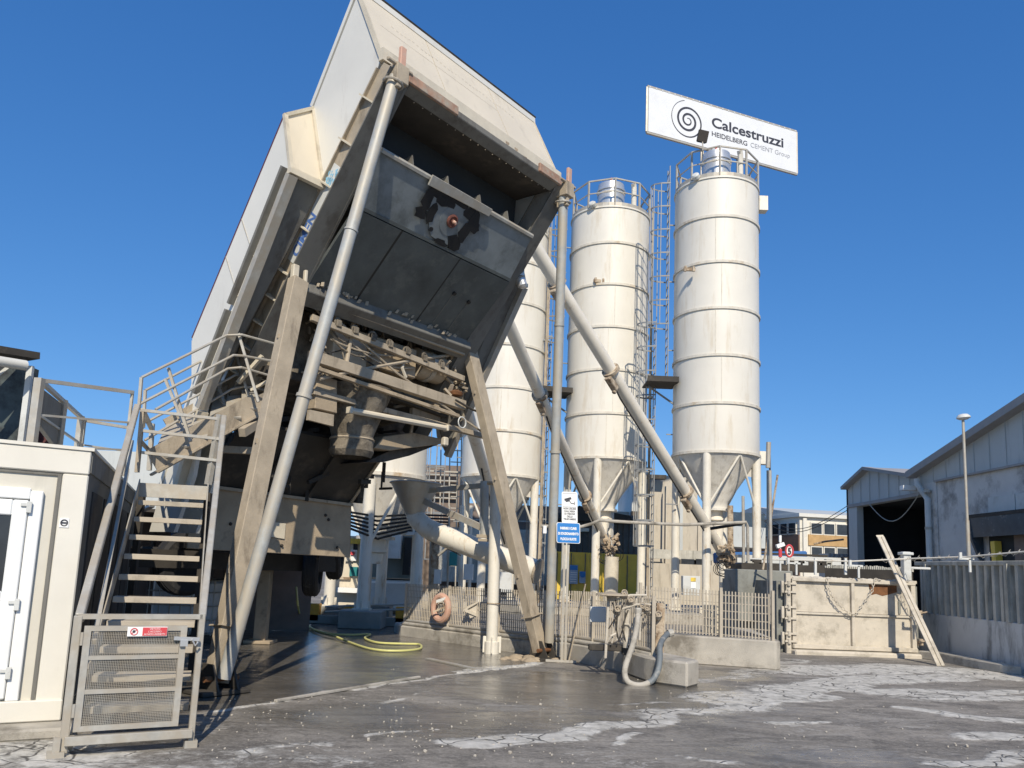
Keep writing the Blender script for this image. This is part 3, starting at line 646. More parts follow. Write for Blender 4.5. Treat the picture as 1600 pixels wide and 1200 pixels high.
# boot housing going down to the ground hopper
for vo, sg in ((.60, 1), (1.0, -1)):
    P(slab([(-2.30, 4.10), (-2.62, 3.35), (-2.98, 2.55), (-3.2, 1.9), (-2.5, 1.9), (-2.12, 2.7), (-1.98, 3.70)], vo, vo + sg * .06), 'boot_side_panel', M_white)
P(slab([(-2.62, 3.35), (-2.30, 4.10), (-2.42, 4.75), (-2.50, 4.75), (-2.38, 4.08), (-2.70, 3.33), (-3.06, 2.55), (-2.98, 2.55)], .58, 1.02), 'boot_back_panel', M_white)
P(MB().bar(W(-1.98, .56, 3.62), W(-2.45, .56, 2.35), .10, .16, up=TT), 'boot_frame_bar', M_trim)
P(MB().torus(W(-2.10, .48, 3.30), .035, .012, TT, 12, 5), 'lifting_eye', M_trim)
# underside of the hood: lip beam, ceiling, fins, plates
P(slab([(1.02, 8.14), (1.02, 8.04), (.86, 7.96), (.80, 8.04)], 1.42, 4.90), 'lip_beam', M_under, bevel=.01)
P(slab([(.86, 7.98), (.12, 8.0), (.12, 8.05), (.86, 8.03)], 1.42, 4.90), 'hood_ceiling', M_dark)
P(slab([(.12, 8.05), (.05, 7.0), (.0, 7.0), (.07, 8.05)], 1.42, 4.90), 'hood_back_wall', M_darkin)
mb = MB()
for k in range(20): mb.lathe([(0, .0), (.009, .004), (.009, .010), (0, .012)], W(.905, 1.6 + k * .17, 7.91), 6, (.3, 0, -1))
tag(P(mb, 'bolt_row', M_dusty), kind='stuff')
PT, PB = (.52, 7.25), (.05, 6.55)
pn = Vector((.83, -.557))                                             # outward normal of the upper plate in (u, z)
def PP(s, v, off=0): return W(PT[0] + (PB[0] - PT[0]) * s + pn.x * off, v, PT[1] + (PB[1] - PT[1]) * s + pn.y * off)
P(slab([PT, PB, (PB[0] - .04, PB[1] + .02), (PT[0] - .04, PT[1] + .02)], 1.42, 4.90), 'upper_plate', M_plate)
P(MB().prism([PP(0, 1.42, .03), PP(.05, 1.42, .03), PP(.05, 1.42, .0), PP(-.02, 1.42, -.14), PP(-.03, 1.42, 0)], TT * 3.48), 'plate_top_flange', M_galv)
P(MB().prism([PP(.97, 1.42, .03), PP(1.03, 1.42, .03), PP(1.03, 1.42, -.06), PP(.97, 1.42, 0)], TT * 3.48), 'plate_bottom_edge', M_plate2)
for v_ in (2.0, 2.75, 3.5, 4.2):
    P(MB().prism([PP(-.03, v_, 0), PP(-.17, v_, -.12), PP(-.02, v_, -.26)], TT * .02), 'fin', M_under)
# bearing pad with grease marks
cv, cs = None, None
cq = PL(704, 344, PP(0, 0), W(pn.x, 0, pn.y) - W(0, 0, 0)); cl = cq - BL; cv = cl.dot(TT); cs = (PP(0, 0) - cq).dot((PP(0, 0) - PP(1, 0)).normalized()) / (PP(0, 0) - PP(1, 0)).length
P(MB().prism([PP(-.05, cv - .75, .05), PP(-.05, cv + .62, .05), PP(.10, cv + .62, .05), PP(.14, cv - .75, .05)], (PP(0, 0, .03) - PP(0, 0, 0))), 'bearing_cap', M_galv, bevel=.006)
P(MB().prism([PP(.08, cv - .60, .012), PP(.08, cv + .50, .012), PP(.7, cv + .36, .012), PP(.96, cv + .1, .012), PP(.9, cv - .25, .012), PP(.5, cv - .55, .012)], (PP(0, 0, .02) - PP(0, 0, 0))), 'bearing_plate', M_plate)
mb = MB(); random.seed(21)
def blot(vv, ss, rv, rs, n_=11, off=.0345):
    q = []
    for k in range(n_):
        a_ = 2 * math.pi * k / n_; e = random.uniform(.7, 1.2); q.append(PP(ss + math.sin(a_) * rs * e, cv + vv + math.cos(a_) * rv * e, off))
    mb.prism(q, PP(0, 0, .004) - PP(0, 0, 0))
for vv, ss, rv, rs in ((-.50, .16, .16, .13), (-.60, .38, .10, .22), (-.62, .62, .12, .12), (-.42, .55, .08, .20), (-.28, .22, .22, .12), (-.02, .12, .24, .08), (.26, .22, .16, .12), (.42, .30, .10, .20), (.34, .55, .12, .22), (.24, .82, .16, .14), (-.02, .93, .14, .06), (.52, .42, .07, .10), (-.30, .80, .05, .05)): blot(vv, ss, rv, rs, off=.0345 + random.random() * .004)
P(mb, 'grease_marks', M_blackpaint)
nrm3 = (W(pn.x, 0, pn.y) - W(0, 0, 0)).normalized()
P(MB().lathe([(.0, .0), (.105, .0), (.105, .025), (.08, .035), (.075, .015), (.035, .015), (.035, .045), (0, .045)], PP(cs, cv, .034), 20, nrm3), 'bearing', M_orange, smooth=True)
P(MB().lathe([(.0, .0), (.03, .0), (.02, .06), (0, .06)], PP(cs, cv, .085), 10, nrm3), 'grease_nipple', M_salmon, smooth=True)
P(MB().lathe([(.0, .0), (.24, .0), (.24, .008), (0, .008)], PP(cs, cv, .03), 20, nrm3), 'clean_ring', M_plate)
# lower plates
QT, QB = (.05, 6.50), (-.95, 5.55)
for v0, v1 in ((1.42, 2.30), (2.34, 3.60), (3.63, 4.90)):
    P(slab([QT, QB, (QB[0] - .04, QB[1] + .04), (QT[0] - .04, QT[1] + .04)], v0, v1), 'lower_plate', M_plate2)
qn = (W(.69, 0, -.725) - W(0, 0, 0)).normalized()
for v0, s_ in ((3.95, .42), (4.35, .45)):
    c = W(QT[0] + (QB[0] - QT[0]) * s_, v0, QT[1] + (QB[1] - QT[1]) * s_)
    P(MB().lathe([(0, 0), (.035, 0), (.035, .03), (0, .03)], c, 12, qn), 'hole_disc', M_blackpaint)  # black disc, its colour stands in for the dark of a small hole
    P(MB().bar(c + qn * .004, c + qn * .004 + (W(QB[0], v0, QB[1]) - W(QT[0], v0, QT[1])) * .45, .015, .006), 'drip_mark', M_under)
for v0 in (2.32, 3.615): P(MB().bar(W(QT[0] - .02, v0, QT[1] + .02), W(QB[0] - .02, v0, QB[1] + .02), .05, .05), 'plate_gap_strip', M_blackpaint)
P(slab([(-.90, 5.62), (-.86, 5.45), (-1.10, 5.30), (-1.18, 5.50)], 1.3, 5.0), 'bottom_crossbeam', M_under, bevel=.01)
mb = MB()
for k in range(40):
    v_ = random.uniform(1.5, 4.8); e = random.uniform(.02, .05); mb.box(W(-.87 + random.uniform(-.03, .05), v_, 5.60 + random.uniform(-.04, .05)), (e, e, e * 1.4), (1, random.random(), 0), (0, 1, random.random()), (random.random(), 0, 1))
tag(P(mb, 'cement_lumps', M_dusty), kind='stuff')
P(slab([(-1.1, 5.6), (-2.2, 5.75), (-2.2, 5.8), (-1.1, 5.65)], 1.42, 4.90), 'dark_gap_cover', M_darkin)
# ---- legs and support pipes
for vf, vt, lab in ((0, 1.16, 0), (6.32, 5.16, 1)):
    foot = W(0, vf, .10)
    topp = W(.98, vt, 8.02) if lab == 0 else D(880, 308, W(.98, vt, 0).y)
    if lab == 1: foot = D(858, 1010, W(0, vf, 0).y)
    d = topp - foot
    pp = P(MB().tube([foot + d * .01, foot + d * .52, topp], .081, 24), 'support_pipe', M_pipe, smooth=True)
    P(MB().lathe([(.085, -.02), (.098, -.02), (.098, .02), (.085, .02)], foot + d * .44, 24, d), 'pipe_joint', M_pipe, pp)
    P(MB().lathe([(.085, -.012), (.092, -.012), (.092, .012), (.085, .012)], foot + d * .72, 24, d), 'pipe_joint', M_pipe, pp)
    P(MB().box(topp - d * .004, (.08, .22, .30), TT, AA, ZZ), 'pipe_head_plate', M_dusty, pp, bevel=.01)
    P(MB().torus(topp - d * .012, .13, .018, d.normalized(), 16, 6), 'chain_collar', M_galv, pp)
    lt = W(-.72, vt - .05, 5.50) if lab == 0 else W(-1.12, vt + .02, 5.66)
    lf = W(-.12, vf, .12) if lab == 0 else W(-.05, vf, .10)
    ld = (lt - lf).normalized()
    lg = P(MB().bar(lf, lt, .17, .25, up=TT), 'support_leg', M_dusty, bevel=.008)
    sd = ld.cross(TT).normalized()
    for z_ in (.24, .55, .83): P(MB().box(lf + (lt - lf) * z_ - TT * .135, (.02, .04, .06), AA, TT, ZZ), 'leg_lug', M_dusty, lg)
    P(MB().box(lt + ld * .06 - TT * .08, (.08, .10, .3), AA, TT, ZZ).box(lt + ld * .08 + TT * .1, (.06, .05, .22), AA, TT, ZZ), 'leg_head_bracket', M_trim, lg, bevel=.01)
    P(MB().bar(lf + (lt - lf) * .115, lf + (lt - lf) * .118, .26, .34, up=TT), 'leg_splice', M_dusty, lg)
    P(MB().box(lf + Vector((0, 0, -.09)), (.62, .5, .05), TT, AA, ZZ), 'foot_plate', M_dark, lg, bevel=.01)
    for e in (-.13, .13): P(MB().prism([lf + TT * e + AA * -.16 - ZZ * .07, lf + TT * e + AA * .26 - ZZ * .07, lf + TT * e + AA * .1 + ZZ * .22, lf + TT * e - AA * .1 + ZZ * .22], TT * .025), 'foot_lug', M_dark, lg)
    P(MB().tube([lf - TT * .22 + ZZ * .06 + AA * .1, lf + TT * .22 + ZZ * .06 + AA * .1], .035, 10), 'hinge_pin', M_rust, lg)
mb = MB(); c = W(.1, 6.25, 0)
for k in range(30):
    a_ = random.random() * 6.28; rr = random.random() ** .6 * .55; e = random.uniform(.05, .16)
    mb.lathe([(0, e * .5), (e * .5, e * .4), (e * .9, e * .1), (e, 0)], c + Vector((math.cos(a_) * rr * 1.5, math.sin(a_) * rr * .6, 0)), 7)
tag(mb.build('spilt_cement', M_dusty2, smooth=True), 'low heap of spilt cement round the foot of the right leg', 'cement heap')
def smooth_(p, k=6):
    return [((1 - t) ** 2) * p[0] + 2 * t * (1 - t) * p[1] + t * t * p[2] for t in [i / k for i in range(k + 1)]]
# ---- machinery between the legs
def UB(px0, px1, u, wd, ht, name, m, du=0, bev=.006, par=None):
    return P(MB().bar(PU(*px0, u), PU(*px1, u + du), wd, ht), name, m, par, bevel=bev)
UB((482, 464), (724, 552), -1.02, .10, .09, 'upper_rail', M_dusty)
r2 = UB((486, 496), (724, 592), -1.10, .08, .10, 'roller_rail', M_dusty)
for px in range(528, 716, 27):
    y = 496 + (px - 486) * .403
    c = PU(px, y - 9, -1.08); P(MB().torus(c + ZZ * random.uniform(-.02, .02), .07, .018, AA + TT * random.uniform(-.4, .4), 14, 6), 'roller_hook', M_caked, r2)
    P(MB().box(c + ZZ * -.02 + AA * .03, (.10, .03, .11), TT, AA, ZZ), 'hook_plate', M_caked, r2, bevel=.01)
UB((484, 556), (724, 634), -1.12, .14, .17, 'lower_rail', M_dusty)
UB((484, 572), (716, 650), -1.04, .07, .06, 'lower_rail_lip', M_dusty2)
UB((488, 612), (757, 682), -1.30, .10, .09, 'light_beam', M_dusty)
UB((510, 588), (690, 652), -1.55, .30, .05, 'walkway_floor', M_dark)
lt_ = UB((546, 641), (697, 669), -1.18, .10, .09, 'light_fixture', M_cream, bev=.03)
for q in ((546, 641), (697, 669)): P(MB().box(PU(*q, -1.18), (.05, .12, .11), TT, AA, ZZ), 'end_cap', M_trim, lt_, bevel=.01)
P(MB().box(PU(695, 690, -1.25), (.12, .1, .16), TT, AA, ZZ), 'hanging_lamp', M_trim, bevel=.02)
c = PU(602, 562, -1.5); P(MB().box(c, (1.0, .5, .52), TT, AA, ZZ), 'drive_guard', M_dusty2, bevel=.02)
c = PU(665, 572, -1.45); P(MB().tube([c - TT * .30, c + TT * .32], .27, 22), 'drum_motor', M_dusty, smooth=True)
P(MB().tube([c - TT * .05, c + TT * .05], .285, 22), 'motor_band', M_galv)
c = PU(538, 545, -1.6); P(MB().box(c, (.75, .4, .62), TT, AA, ZZ), 'water_meter_box', M_cream, bevel=.02)
P(MB().tube([PU(515, 530, -1.7), PU(518, 500, -1.7), PU(545, 488, -1.7)], .05, 8), 'hose', M_dark)
P(MB().tube([PU(552, 505, -1.2), PU(541, 570, -1.15), PU(536, 588, -1.15)], .035, 8), 'down_pipe', M_dusty)
P(MB().tube([PU(526, 499, -1.15), PU(560, 530, -1.15), PU(620, 583, -1.1), PU(690, 632, -1.1), PU(770, 686, -1.0)], .018, 6), 'steel_cable', M_dusty)
P(MB().tube([PU(500, 592, -1.1), PU(560, 578, -1.1), PU(640, 564, -1.12), PU(722, 552, -1.2)], .028, 6), 'tie_rod', M_dusty)
P(MB().tube([PU(560, 555, -1.2), PU(590, 575, -1.2), PU(602, 591, -1.2)], .012, 6), 'thin_cable', M_black)
P(MB().tube([PU(512, 552, -1.3), PU(545, 545, -1.25), PU(575, 552, -1.3), PU(590, 535, -1.4)], .012, 6), 'thin_cable', M_black)
P(MB().tube([PU(632, 560, -1.2), PU(628, 575, -1.15), PU(634, 590, -1.15)], .03, 6), 'bent_hose', M_trim)
P(MB().tube([PU(712, 625, -1.0), PU(738, 640, -1.0), PU(765, 650, -1.0)], .02, 6), 'thin_cable', M_dark)
P(MB().torus(PU(722, 660, -1.0), .10, .012, AA, 16, 5), 'cable_loop', M_pale)
random.seed(4); mb = MB()
for k in range(70):
    px, py = random.uniform(692, 722), random.uniform(555, 622); a_ = Vector((random.uniform(-1, 1), random.uniform(-1, 1), random.uniform(-1, 1)))
    q = PU(px, py, random.uniform(-1.7, -1.2)); e = random.uniform(.03, .09); mb.bar(q, q + a_.normalized() * e * 2.2, e * .8, e * .5)
P(mb, 'caked_gearbox', M_dusty)
P(MB().lathe([(0, 0), (.12, 0), (.14, .05), (.05, .1), (0, .1)], PU(712, 618, -1.15), 12, (0, 0, 1)), 'gearbox_cover', M_rust, smooth=True)
mb = MB()
for k in range(60):
    px, py = random.uniform(484, 520), random.uniform(470, 600); q = PU(px, py, random.uniform(-1.8, -1.3)); e = random.uniform(.02, .06)
    mb.bar(q, q + Vector((random.uniform(-1, 1), random.uniform(-1, 1), random.uniform(-1, 1))).normalized() * e * 3.5, e * .7, e * .5)
for k in range(26):
    px = random.uniform(505, 700); py = 486 + (px - 486) * .403 + random.uniform(-5, 40); q = PU(px, py, random.uniform(-1.7, -1.4)); e = random.uniform(.03, .07)
    mb.bar(q, q + Vector((random.uniform(-.3, .3), random.uniform(-.3, .3), 1)) * e * 3, e * .6, e * .5)
tag(P(mb, 'brackets_and_valves', M_dusty), kind='stuff')
P(slab([(-1.9, 5.55), (-3.2, 5.2), (-3.4, 4.1), (-1.75, 4.35)], 1.5, 4.9), 'mixer_body', M_caked, bevel=.03)
P(slab([(-1.6, 4.42), (-1.6, 4.30), (-3.6, 4.2), (-3.6, 4.3)], 1.3, 5.0), 'mixer_deck', M_dark)
for v_ in (1.45, 4.85):
    P(MB().bar(W(-1.5, v_, 4.45), W(-3.8, v_, 4.3), .12, .2), 'deck_beam', M_dusty)
    P(MB().bar(W(-1.9, v_, 4.4), W(-2.2, v_, 6.3), .12), 'deck_strut', M_dusty)
    P(MB().bar(W(-3.5, v_, 2.7), W(-3.4, v_, 4.4), .14), 'deck_strut', M_dark)
for (a_, b_, u_) in (((496, 592), (527, 645), -1.28),):
    pts = [PU(496, 584, u_), PU(527, 594, u_), PU(527, 646, u_), PU(492, 638, u_)]
    P(MB().prism(pts, AA * -.35), 'side_box_panel', M_dusty2, bevel=.01)
P(MB().prism([PU(484, 640, -1.26), PU(522, 648, -1.26), PU(521, 666, -1.26), PU(482, 656, -1.26)], AA * -.06), 'kick_plate', M_dusty)
P(MB().prism([PU(645, 626, -1.5), PU(688, 636, -1.5), PU(688, 660, -1.5), PU(645, 656, -1.5)], AA * -.08), 'small_panel', M_dusty)
random.seed(31); mb = MB()
for k in range(150):
    px, py = random.uniform(480, 715), random.uniform(0, 1); base_y = 486 + (px - 486) * .34; py = base_y + py * 110
    if px > 640 and py > base_y + 85: continue
    q = PU(px, py, random.uniform(-2.3, -1.5)); k_ = random.random()
    if k_ < .35: d_ = TT * random.choice((-1, 1)) + ZZ * random.uniform(-.2, .2); l_ = random.uniform(.15, .7)
    elif k_ < .7: d_ = ZZ + TT * random.uniform(-.3, .3); l_ = random.uniform(.1, .4)
    else: d_ = Vector((random.uniform(-1, 1), random.uniform(-1, 1), random.uniform(-1, 1))); l_ = random.uniform(.1, .35)
    d_ = d_.normalized(); w_ = random.uniform(.02, .07); mb.bar(q - d_ * l_ / 2, q + d_ * l_ / 2, w_, w_ * random.uniform(.5, 1.2), up=AA)
tag(P(mb, 'mixer_framework', M_caked), kind='stuff')
mb = MB()
for k in range(60):
    px, py = random.uniform(395, 610), random.uniform(655, 765); q = PU(px, py, random.uniform(-3.2, -2.3)); l_ = random.uniform(.1, .5)
    d_ = random.choice((TT, ZZ, AA, TT + ZZ * .5)).normalized(); w_ = random.uniform(.03, .08); mb.bar(q - d_ * l_ / 2, q + d_ * l_ / 2, w_, w_)
tag(P(mb, 'hopper_clutter', M_dark), kind='stuff')
for k in range(9):
    a_ = (random.uniform(485, 560), random.uniform(480, 560)); b_ = (a_[0] + random.uniform(30, 120), a_[1] + random.uniform(10, 70)); m_ = ((a_[0] + b_[0]) / 2, max(a_[1], b_[1]) + random.uniform(0, 14))
    P(MB().tube(smooth_([PU(*a_, -1.2), PU(*m_, -1.1), PU(*b_, -1.2)]), random.uniform(.009, .018), 6), 'loose_cable', random.choice((M_black, M_dusty, M_caked)))
# chute
cc = W(-1.95, 3.55, 0)
cpt = PU(550, 690, -1.65); cc = Vector((cpt.x, cpt.y, 0)); z_lo = PU(550, 715, -1.65).z; z_top = PU(550, 612, -1.65).z
P(MB().lathe([(.62, z_top + .05), (.56, z_top - .12), (.36, z_lo + .42), (.33, z_lo + .3)], cc, 26), 'mixer_funnel', M_caked, smooth=True)
P(MB().lathe([(.34, z_lo + .34), (.36, z_lo + .30), (.35, z_lo + .18), (.37, z_lo + .1), (.33, z_lo + .02), (.31, z_lo)], cc, 22), 'rubber_spout', M_caked, smooth=True)
P(MB().lathe([(.355, 0), (.375, .02), (.355, .04)], cc + ZZ * (z_lo + .27), 22), 'spout_strap', M_dusty)
P(MB().lathe([(0, 0), (.05, .02), (.04, .06), (0, .07)], PU(578, 622, -1.45), 8, AA), 'white_knob', M_pale)
P(MB().prism([PU(425, 575, -3.4), PU(560, 590, -3.4), PU(612, 640, -3.4), PU(604, 716, -3.4), PU(425, 750, -3.4)], AA * -.06), 'dark_back_sheet', M_dark)  # dark sheet added to fill the bright gap behind the mixer
P(MB().prism([PU(572, 606, -2.9), PU(640, 628, -2.9), PU(655, 668, -2.9), PU(650, 694, -2.9), PU(572, 716, -2.9)], AA * -.5), 'gear_housing', M_caked, bevel=.02)
# tray to the right of the chute
P(MB().prism([PU(585, 700, -1.6), PU(600, 682, -1.6), PU(646, 676, -1.6), PU(692, 686, -1.6), PU(688, 694, -1.6), PU(610, 704, -1.6)], AA * -1.1), 'spill_tray', M_dusty2, bevel=.01)
P(MB().prism([PU(572, 722, -1.75), PU(610, 704, -1.75), PU(686, 694, -1.75), PU(640, 712, -1.75), PU(600, 722, -1.75)], AA * -1.0), 'tray_underside', M_dark)
P(MB().bar(PU(642, 676, -1.5), PU(646, 652, -1.5), .04), 'tray_hanger', M_dusty)
# lower hopper and bin wall
a1, a2 = PU(604, 702, -2.08), PU(547, 786, -3.04)
vl = (a1 - BL).dot(TT); vb = (a2 - BL).dot(TT)
P(MB().prism([W(-2.08, 1.3, a1.z), a1, a2, W(-3.04, 1.3, a2.z)], (W(-.05, 0, .06) - W(0, 0, 0))), 'hopper_underside', M_dark)
P(MB().bar(a1, a2, .06, .05), 'hopper_edge', M_dusty)
for f_ in (.33, .66): P(MB().bar(W(-2.08, 1.3, a1.z).lerp(a1, f_) - ZZ * .04, W(-3.04, 1.3, a2.z).lerp(a2, f_) - ZZ * .04, .08, .08), 'hopper_rib', M_dark)
P(MB().prism([a1, a2, a2 + AA * -2.6, a1 + AA * -4.3], TT * -.05), 'hopper_side', M_dark)
bp_ = P(MB().prism([PU(300, 758, -3.0), PU(549, 790, -3.0), PU(547, 871, -3.0), PU(292, 857, -3.0)], AA * -.08), 'bin_wall', M_dusty2, bevel=.01)
P(MB().bar(PU(302, 757, -2.97), PU(550, 789, -2.97), .08, .05), 'bin_rim', M_dusty)
P(MB().prism([PU(549, 790, -3.08), PU(547, 871, -3.08), PU(547, 871, -3.08) - AA * 3.2, PU(549, 790, -3.08) - AA * 3.2], TT * -.08), 'bin_side', M_dark)
for k in range(14):
    px = random.uniform(350, 540); py = random.uniform(800, 858); P(MB().lathe([(0, .0), (.03, .0), (.02, .03), (0, .03)], PU(px, py, -2.99), 7, AA), 'crust_lump', M_dark) if k < 9 else None
q = PU(432, 824, -2.99); P(MB().prism([PU(420, 815, -2.985), PU(446, 818, -2.985), PU(444, 842, -2.985), PU(418, 838, -2.985)], AA * .01), 'dusty_label', M_trim)
P(MB().box(W(-5.4, 2.7, 1.50), (4.6, 2.4, .3), TT, AA, ZZ), 'chassis', M_dark)
for v_ in (1.6, 4.6): P(MB().bar(W(-4.3, v_, 1.55), W(-7.3, v_, 1.55), .2, .28), 'chassis_beam', M_dark)
def wheel(c, ax):
    w_ = P(MB().lathe([(0, -.08), (.28, -.08), (.30, -.14), (.46, -.15), (.52, -.11), (.53, 0), (.52, .11), (.46, .15), (.30, .14), (.28, .08), (0, .08)], c, 32, ax), 'tyre', M_black, smooth=True)
    mb = MB()
    for rr in (-.07, 0, .07): mb.lathe([(.522, rr - .012), (.536, rr - .008), (.536, rr + .008), (.522, rr + .012)], c, 32, ax)
    P(mb, 'tread_rib', M_black, w_)
    P(MB().lathe([(0, -.05), (.10, -.06), (.12, -.02), (.30, .04), (.31, .10)], c, 20, ax), 'rim', M_dusty, w_, smooth=True)
wc = PU(489, 890, -4.3); wheel(Vector((wc.x, wc.y, 1.40)), (1, .12, 0))
wc2 = PU(524, 870, -4.6); wheel(Vector((wc2.x, wc2.y, 1.72)), (1, .12, 0))
wheel(W(-4.4, 1.9, 1.42), AA); 
q = PU(411, 950, -4.6); P(MB().box((q.x, q.y, .72), (.22, .22, 1.44)).box((q.x, q.y, .03), (.5, .5, .06)), 'jack_leg', M_dusty2, bevel=.01)
for v_ in (1.5, 3.4):
    P(MB().box(W(-6.6, v_, .72), (.22, .22, 1.44), TT, AA, ZZ).box(W(-6.6, v_, .03), (.5, .5, .06), TT, AA, ZZ), 'jack_leg', M_dusty2, bevel=.01)
# platform beams on the left, under the stair flight
P(MB().bar(D(372, 648, 11.4), D(440, 622, 11.8), .16, .14), 'walkway_beam', M_dusty)
P(MB().bar(D(378, 676, 11.2), D(412, 655, 11.8), .10, .12), 'walkway_beam', M_dusty)
P(MB().bar(D(345, 702, 11.6), D(420, 706, 11.9), .12, .10), 'walkway_beam', M_dusty)
P(MB().bar(D(410, 556, 11.5), D(372, 598, 11.6), .06, .05), 'diagonal_brace', M_trim)
P(MB().bar(D(436, 586, 11.5), D(392, 610, 11.6), .04, .04), 'diagonal_brace', M_trim)
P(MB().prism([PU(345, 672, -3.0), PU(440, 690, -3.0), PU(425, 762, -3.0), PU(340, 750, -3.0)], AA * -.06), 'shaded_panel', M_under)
mb = MB()
for k in range(30):
    q = D(random.uniform(365, 425), random.uniform(628, 672), 11.9 + random.random() * .5); e = random.uniform(.02, .06)
    mb.bar(q, q + Vector((random.uniform(-1, 1), random.uniform(-1, 1), random.uniform(-1, 1))).normalized() * e * 4, e, e * .6)
P(mb, 'cable_bundle', M_dark)
# lamp on the right girder
q = PV(812, 434, 5.3); P(MB().lathe([(.07, 0), (.09, .04), (.09, .16), (.05, .2), (0, .21)], q, 14, (0.4, 0, -1)).box(q + ZZ * .08, (.16, .16, .12)), 'work_lamp', M_stain, bevel=.01)
# ------------------------------------------------------------ access stair with gate
def V3(*a): return Vector(a)
La, Lb = V3(-3.40, 6.62, .08), V3(-4.57, 9.85, 2.40)
Ra, Rb = V3(-2.60, 7.02, .08), V3(-3.78, 9.98, 2.40)
stair = empty('access_stair', (La + Ra) / 2 * 1.0, 'galvanised steel stair with mesh gate at its foot beside the white office cabin', 'stair')
def S_(mb, name, m, par=None, **k): return mb.build(name, m, par or stair, **k)
fw = ((Lb + Rb) / 2 - (La + Ra) / 2); fw.z = 0; fw.normalize()
NT = 11
for i in range(1, NT + 1):
    f_ = i / (NT + .0); l_ = La.lerp(Lb, f_); r_ = Ra.lerp(Rb, f_); xd = (r_ - l_); xl = xd.length; xd.normalize(); c = (l_ + r_) / 2
    if i == NT:
        S_(MB().box(c + fw * .45, (xl - .06, .98, .05), xd, fw, ZZ).box(c - fw * .05 - ZZ * .05, (xl, .04, .17), xd, fw, ZZ), 'landing', M_galv); continue
    tr = S_(MB().box(c + fw * .10, (xl - .07, .25, .025), xd, fw, ZZ), 'tread', M_fence)
    S_(MB().box(c - fw * .04 - ZZ * .012, (xl - .07, .03, .058), xd, fw, ZZ), 'tread_nosing', M_fence, tr, bevel=.004)
dL = (Lb - La).normalized(); dR = (Rb - Ra).normalized()
S_(MB().bar(La + ZZ * .0, Lb + ZZ * .0, .012, .20), 'stringer', M_galv)
S_(MB().bar(Ra + ZZ * .0, Rb + ZZ * .0, .012, .20), 'stringer', M_galv)
S_(MB().bar(La - dL * .02 - ZZ * .02, La.lerp(Lb, .4) - ZZ * .13, .04, .05), 'stringer_lip', M_galv)
S_(MB().bar(V3(-3.42, 6.58, 1.05), D(214, 636, 9.8), .065, .09), 'left_handrail', M_galv, bevel=.008)
S_(MB().bar(V3(-3.37, 6.70, .62), D(200, 735, 9.6), .03, .05), 'left_midrail', M_galv)
S_(MB().bar(V3(-3.36, 6.74, .85), D(207, 690, 9.6), .03, .04), 'left_midrail', M_galv)
rt = D(350, 652, 9.9)
S_(MB().bar(V3(-2.60, 7.02, 1.03), rt, .06, .07), 'right_handrail', M_galv, bevel=.008)
S_(MB().bar(V3(-2.62, 7.06, .60), rt - ZZ * .45, .03, .05), 'right_midrail', M_galv)
gl, gr = V3(-3.40, 6.52, 0), V3(-2.59, 6.99, 0); gx = (gr - gl).normalized(); gy = gx.cross(ZZ); gW = (gr - gl).length
if gy.y > 0: gy = -gy
S_(MB().box(gl + ZZ * .55, (.06, .06, 1.05), gx, gy, ZZ), 'gate_post', M_galv, bevel=.005)
S_(MB().box(gr + ZZ * .55, (.05, .05, 1.10), gx, gy, ZZ), 'gate_post', M_galv, bevel=.005)
S_(MB().box(gl + ZZ * .02 + gy * .02 - gx * .05, (.12, .10, .05), gx, gy, ZZ).box(gl - gx * .05 + gy * .03 + ZZ * .08, (.05, .05, .14), gx, gy, ZZ), 'foot_bracket', M_galv)
S_(MB().box(gr + ZZ * .03, (.10, .08, .06), gx, gy, ZZ), 'foot_bracket', M_galv)
S_(MB().box((gl + gr) / 2 + ZZ * .12 + gy * .03, (gW, .08, .07), gx, gy, ZZ), 'sill_bar', M_galv, bevel=.005)
S_(MB().box((gl + gr) / 2 + ZZ * 1.07, (gW, .05, .04), gx, gy, ZZ), 'gate_header', M_galv)
go = gl + gx * .05 + gy * .05; gz0, gz1 = .19, 1.0; gw = gW - .17
gate = S_(MB().box(go + gx * .025 + ZZ * (gz0 + gz1) / 2, (.05, .035, gz1 - gz0), gx, gy, ZZ).box(go + gx * (gw - .025) + ZZ * (gz0 + gz1) / 2, (.05, .035, gz1 - gz0), gx, gy, ZZ)
    .box(go + gx * gw / 2 + ZZ * (gz1 - .02), (gw - .1, .035, .04), gx, gy, ZZ).box(go + gx * gw / 2 + ZZ * (gz0 + .02), (gw - .1, .035, .04), gx, gy, ZZ)
    .box(go + gx * gw / 2 + ZZ * (gz0 + .30), (gw - .1, .03, .035), gx, gy, ZZ).box(go + gx * gw / 2 + ZZ * (gz0 + .56), (gw - .1, .03, .03), gx, gy, ZZ), 'gate', M_galv)
mb = MB(); st = .0125; i = 0
x = .05
while x < gw - .05: mb.bar(go + gx * x + ZZ * (gz0 + .04) + gy * .004, go + gx * x + ZZ * (gz1 - .04) + gy * .004, .003); x += st
z = gz0 + .04
while z < gz1 - .04: mb.bar(go + gx * .05 + ZZ * z, go + gx * (gw - .05) + ZZ * z, .003); z += st
tag(S_(mb, 'wire_mesh', M_galv, gate), kind='stuff')
S_(MB().bar(go + gx * (gw - .10) + ZZ * .90 + gy * .03, go + gx * (gw + .10) + ZZ * .89 + gy * .03, .02, .03).box(go + gx * (gw - .02) + ZZ * .86 + gy * .03, (.06, .04, .05), gx, gy, ZZ).tube([go + gx * (gw + .04) + ZZ * .89 + gy * .05, go + gx * (gw + .07) + ZZ * .84 + gy * .05, go + gx * (gw + .09) + ZZ * .87 + gy * .05], .008, 6), 'latch', M_stain, gate)
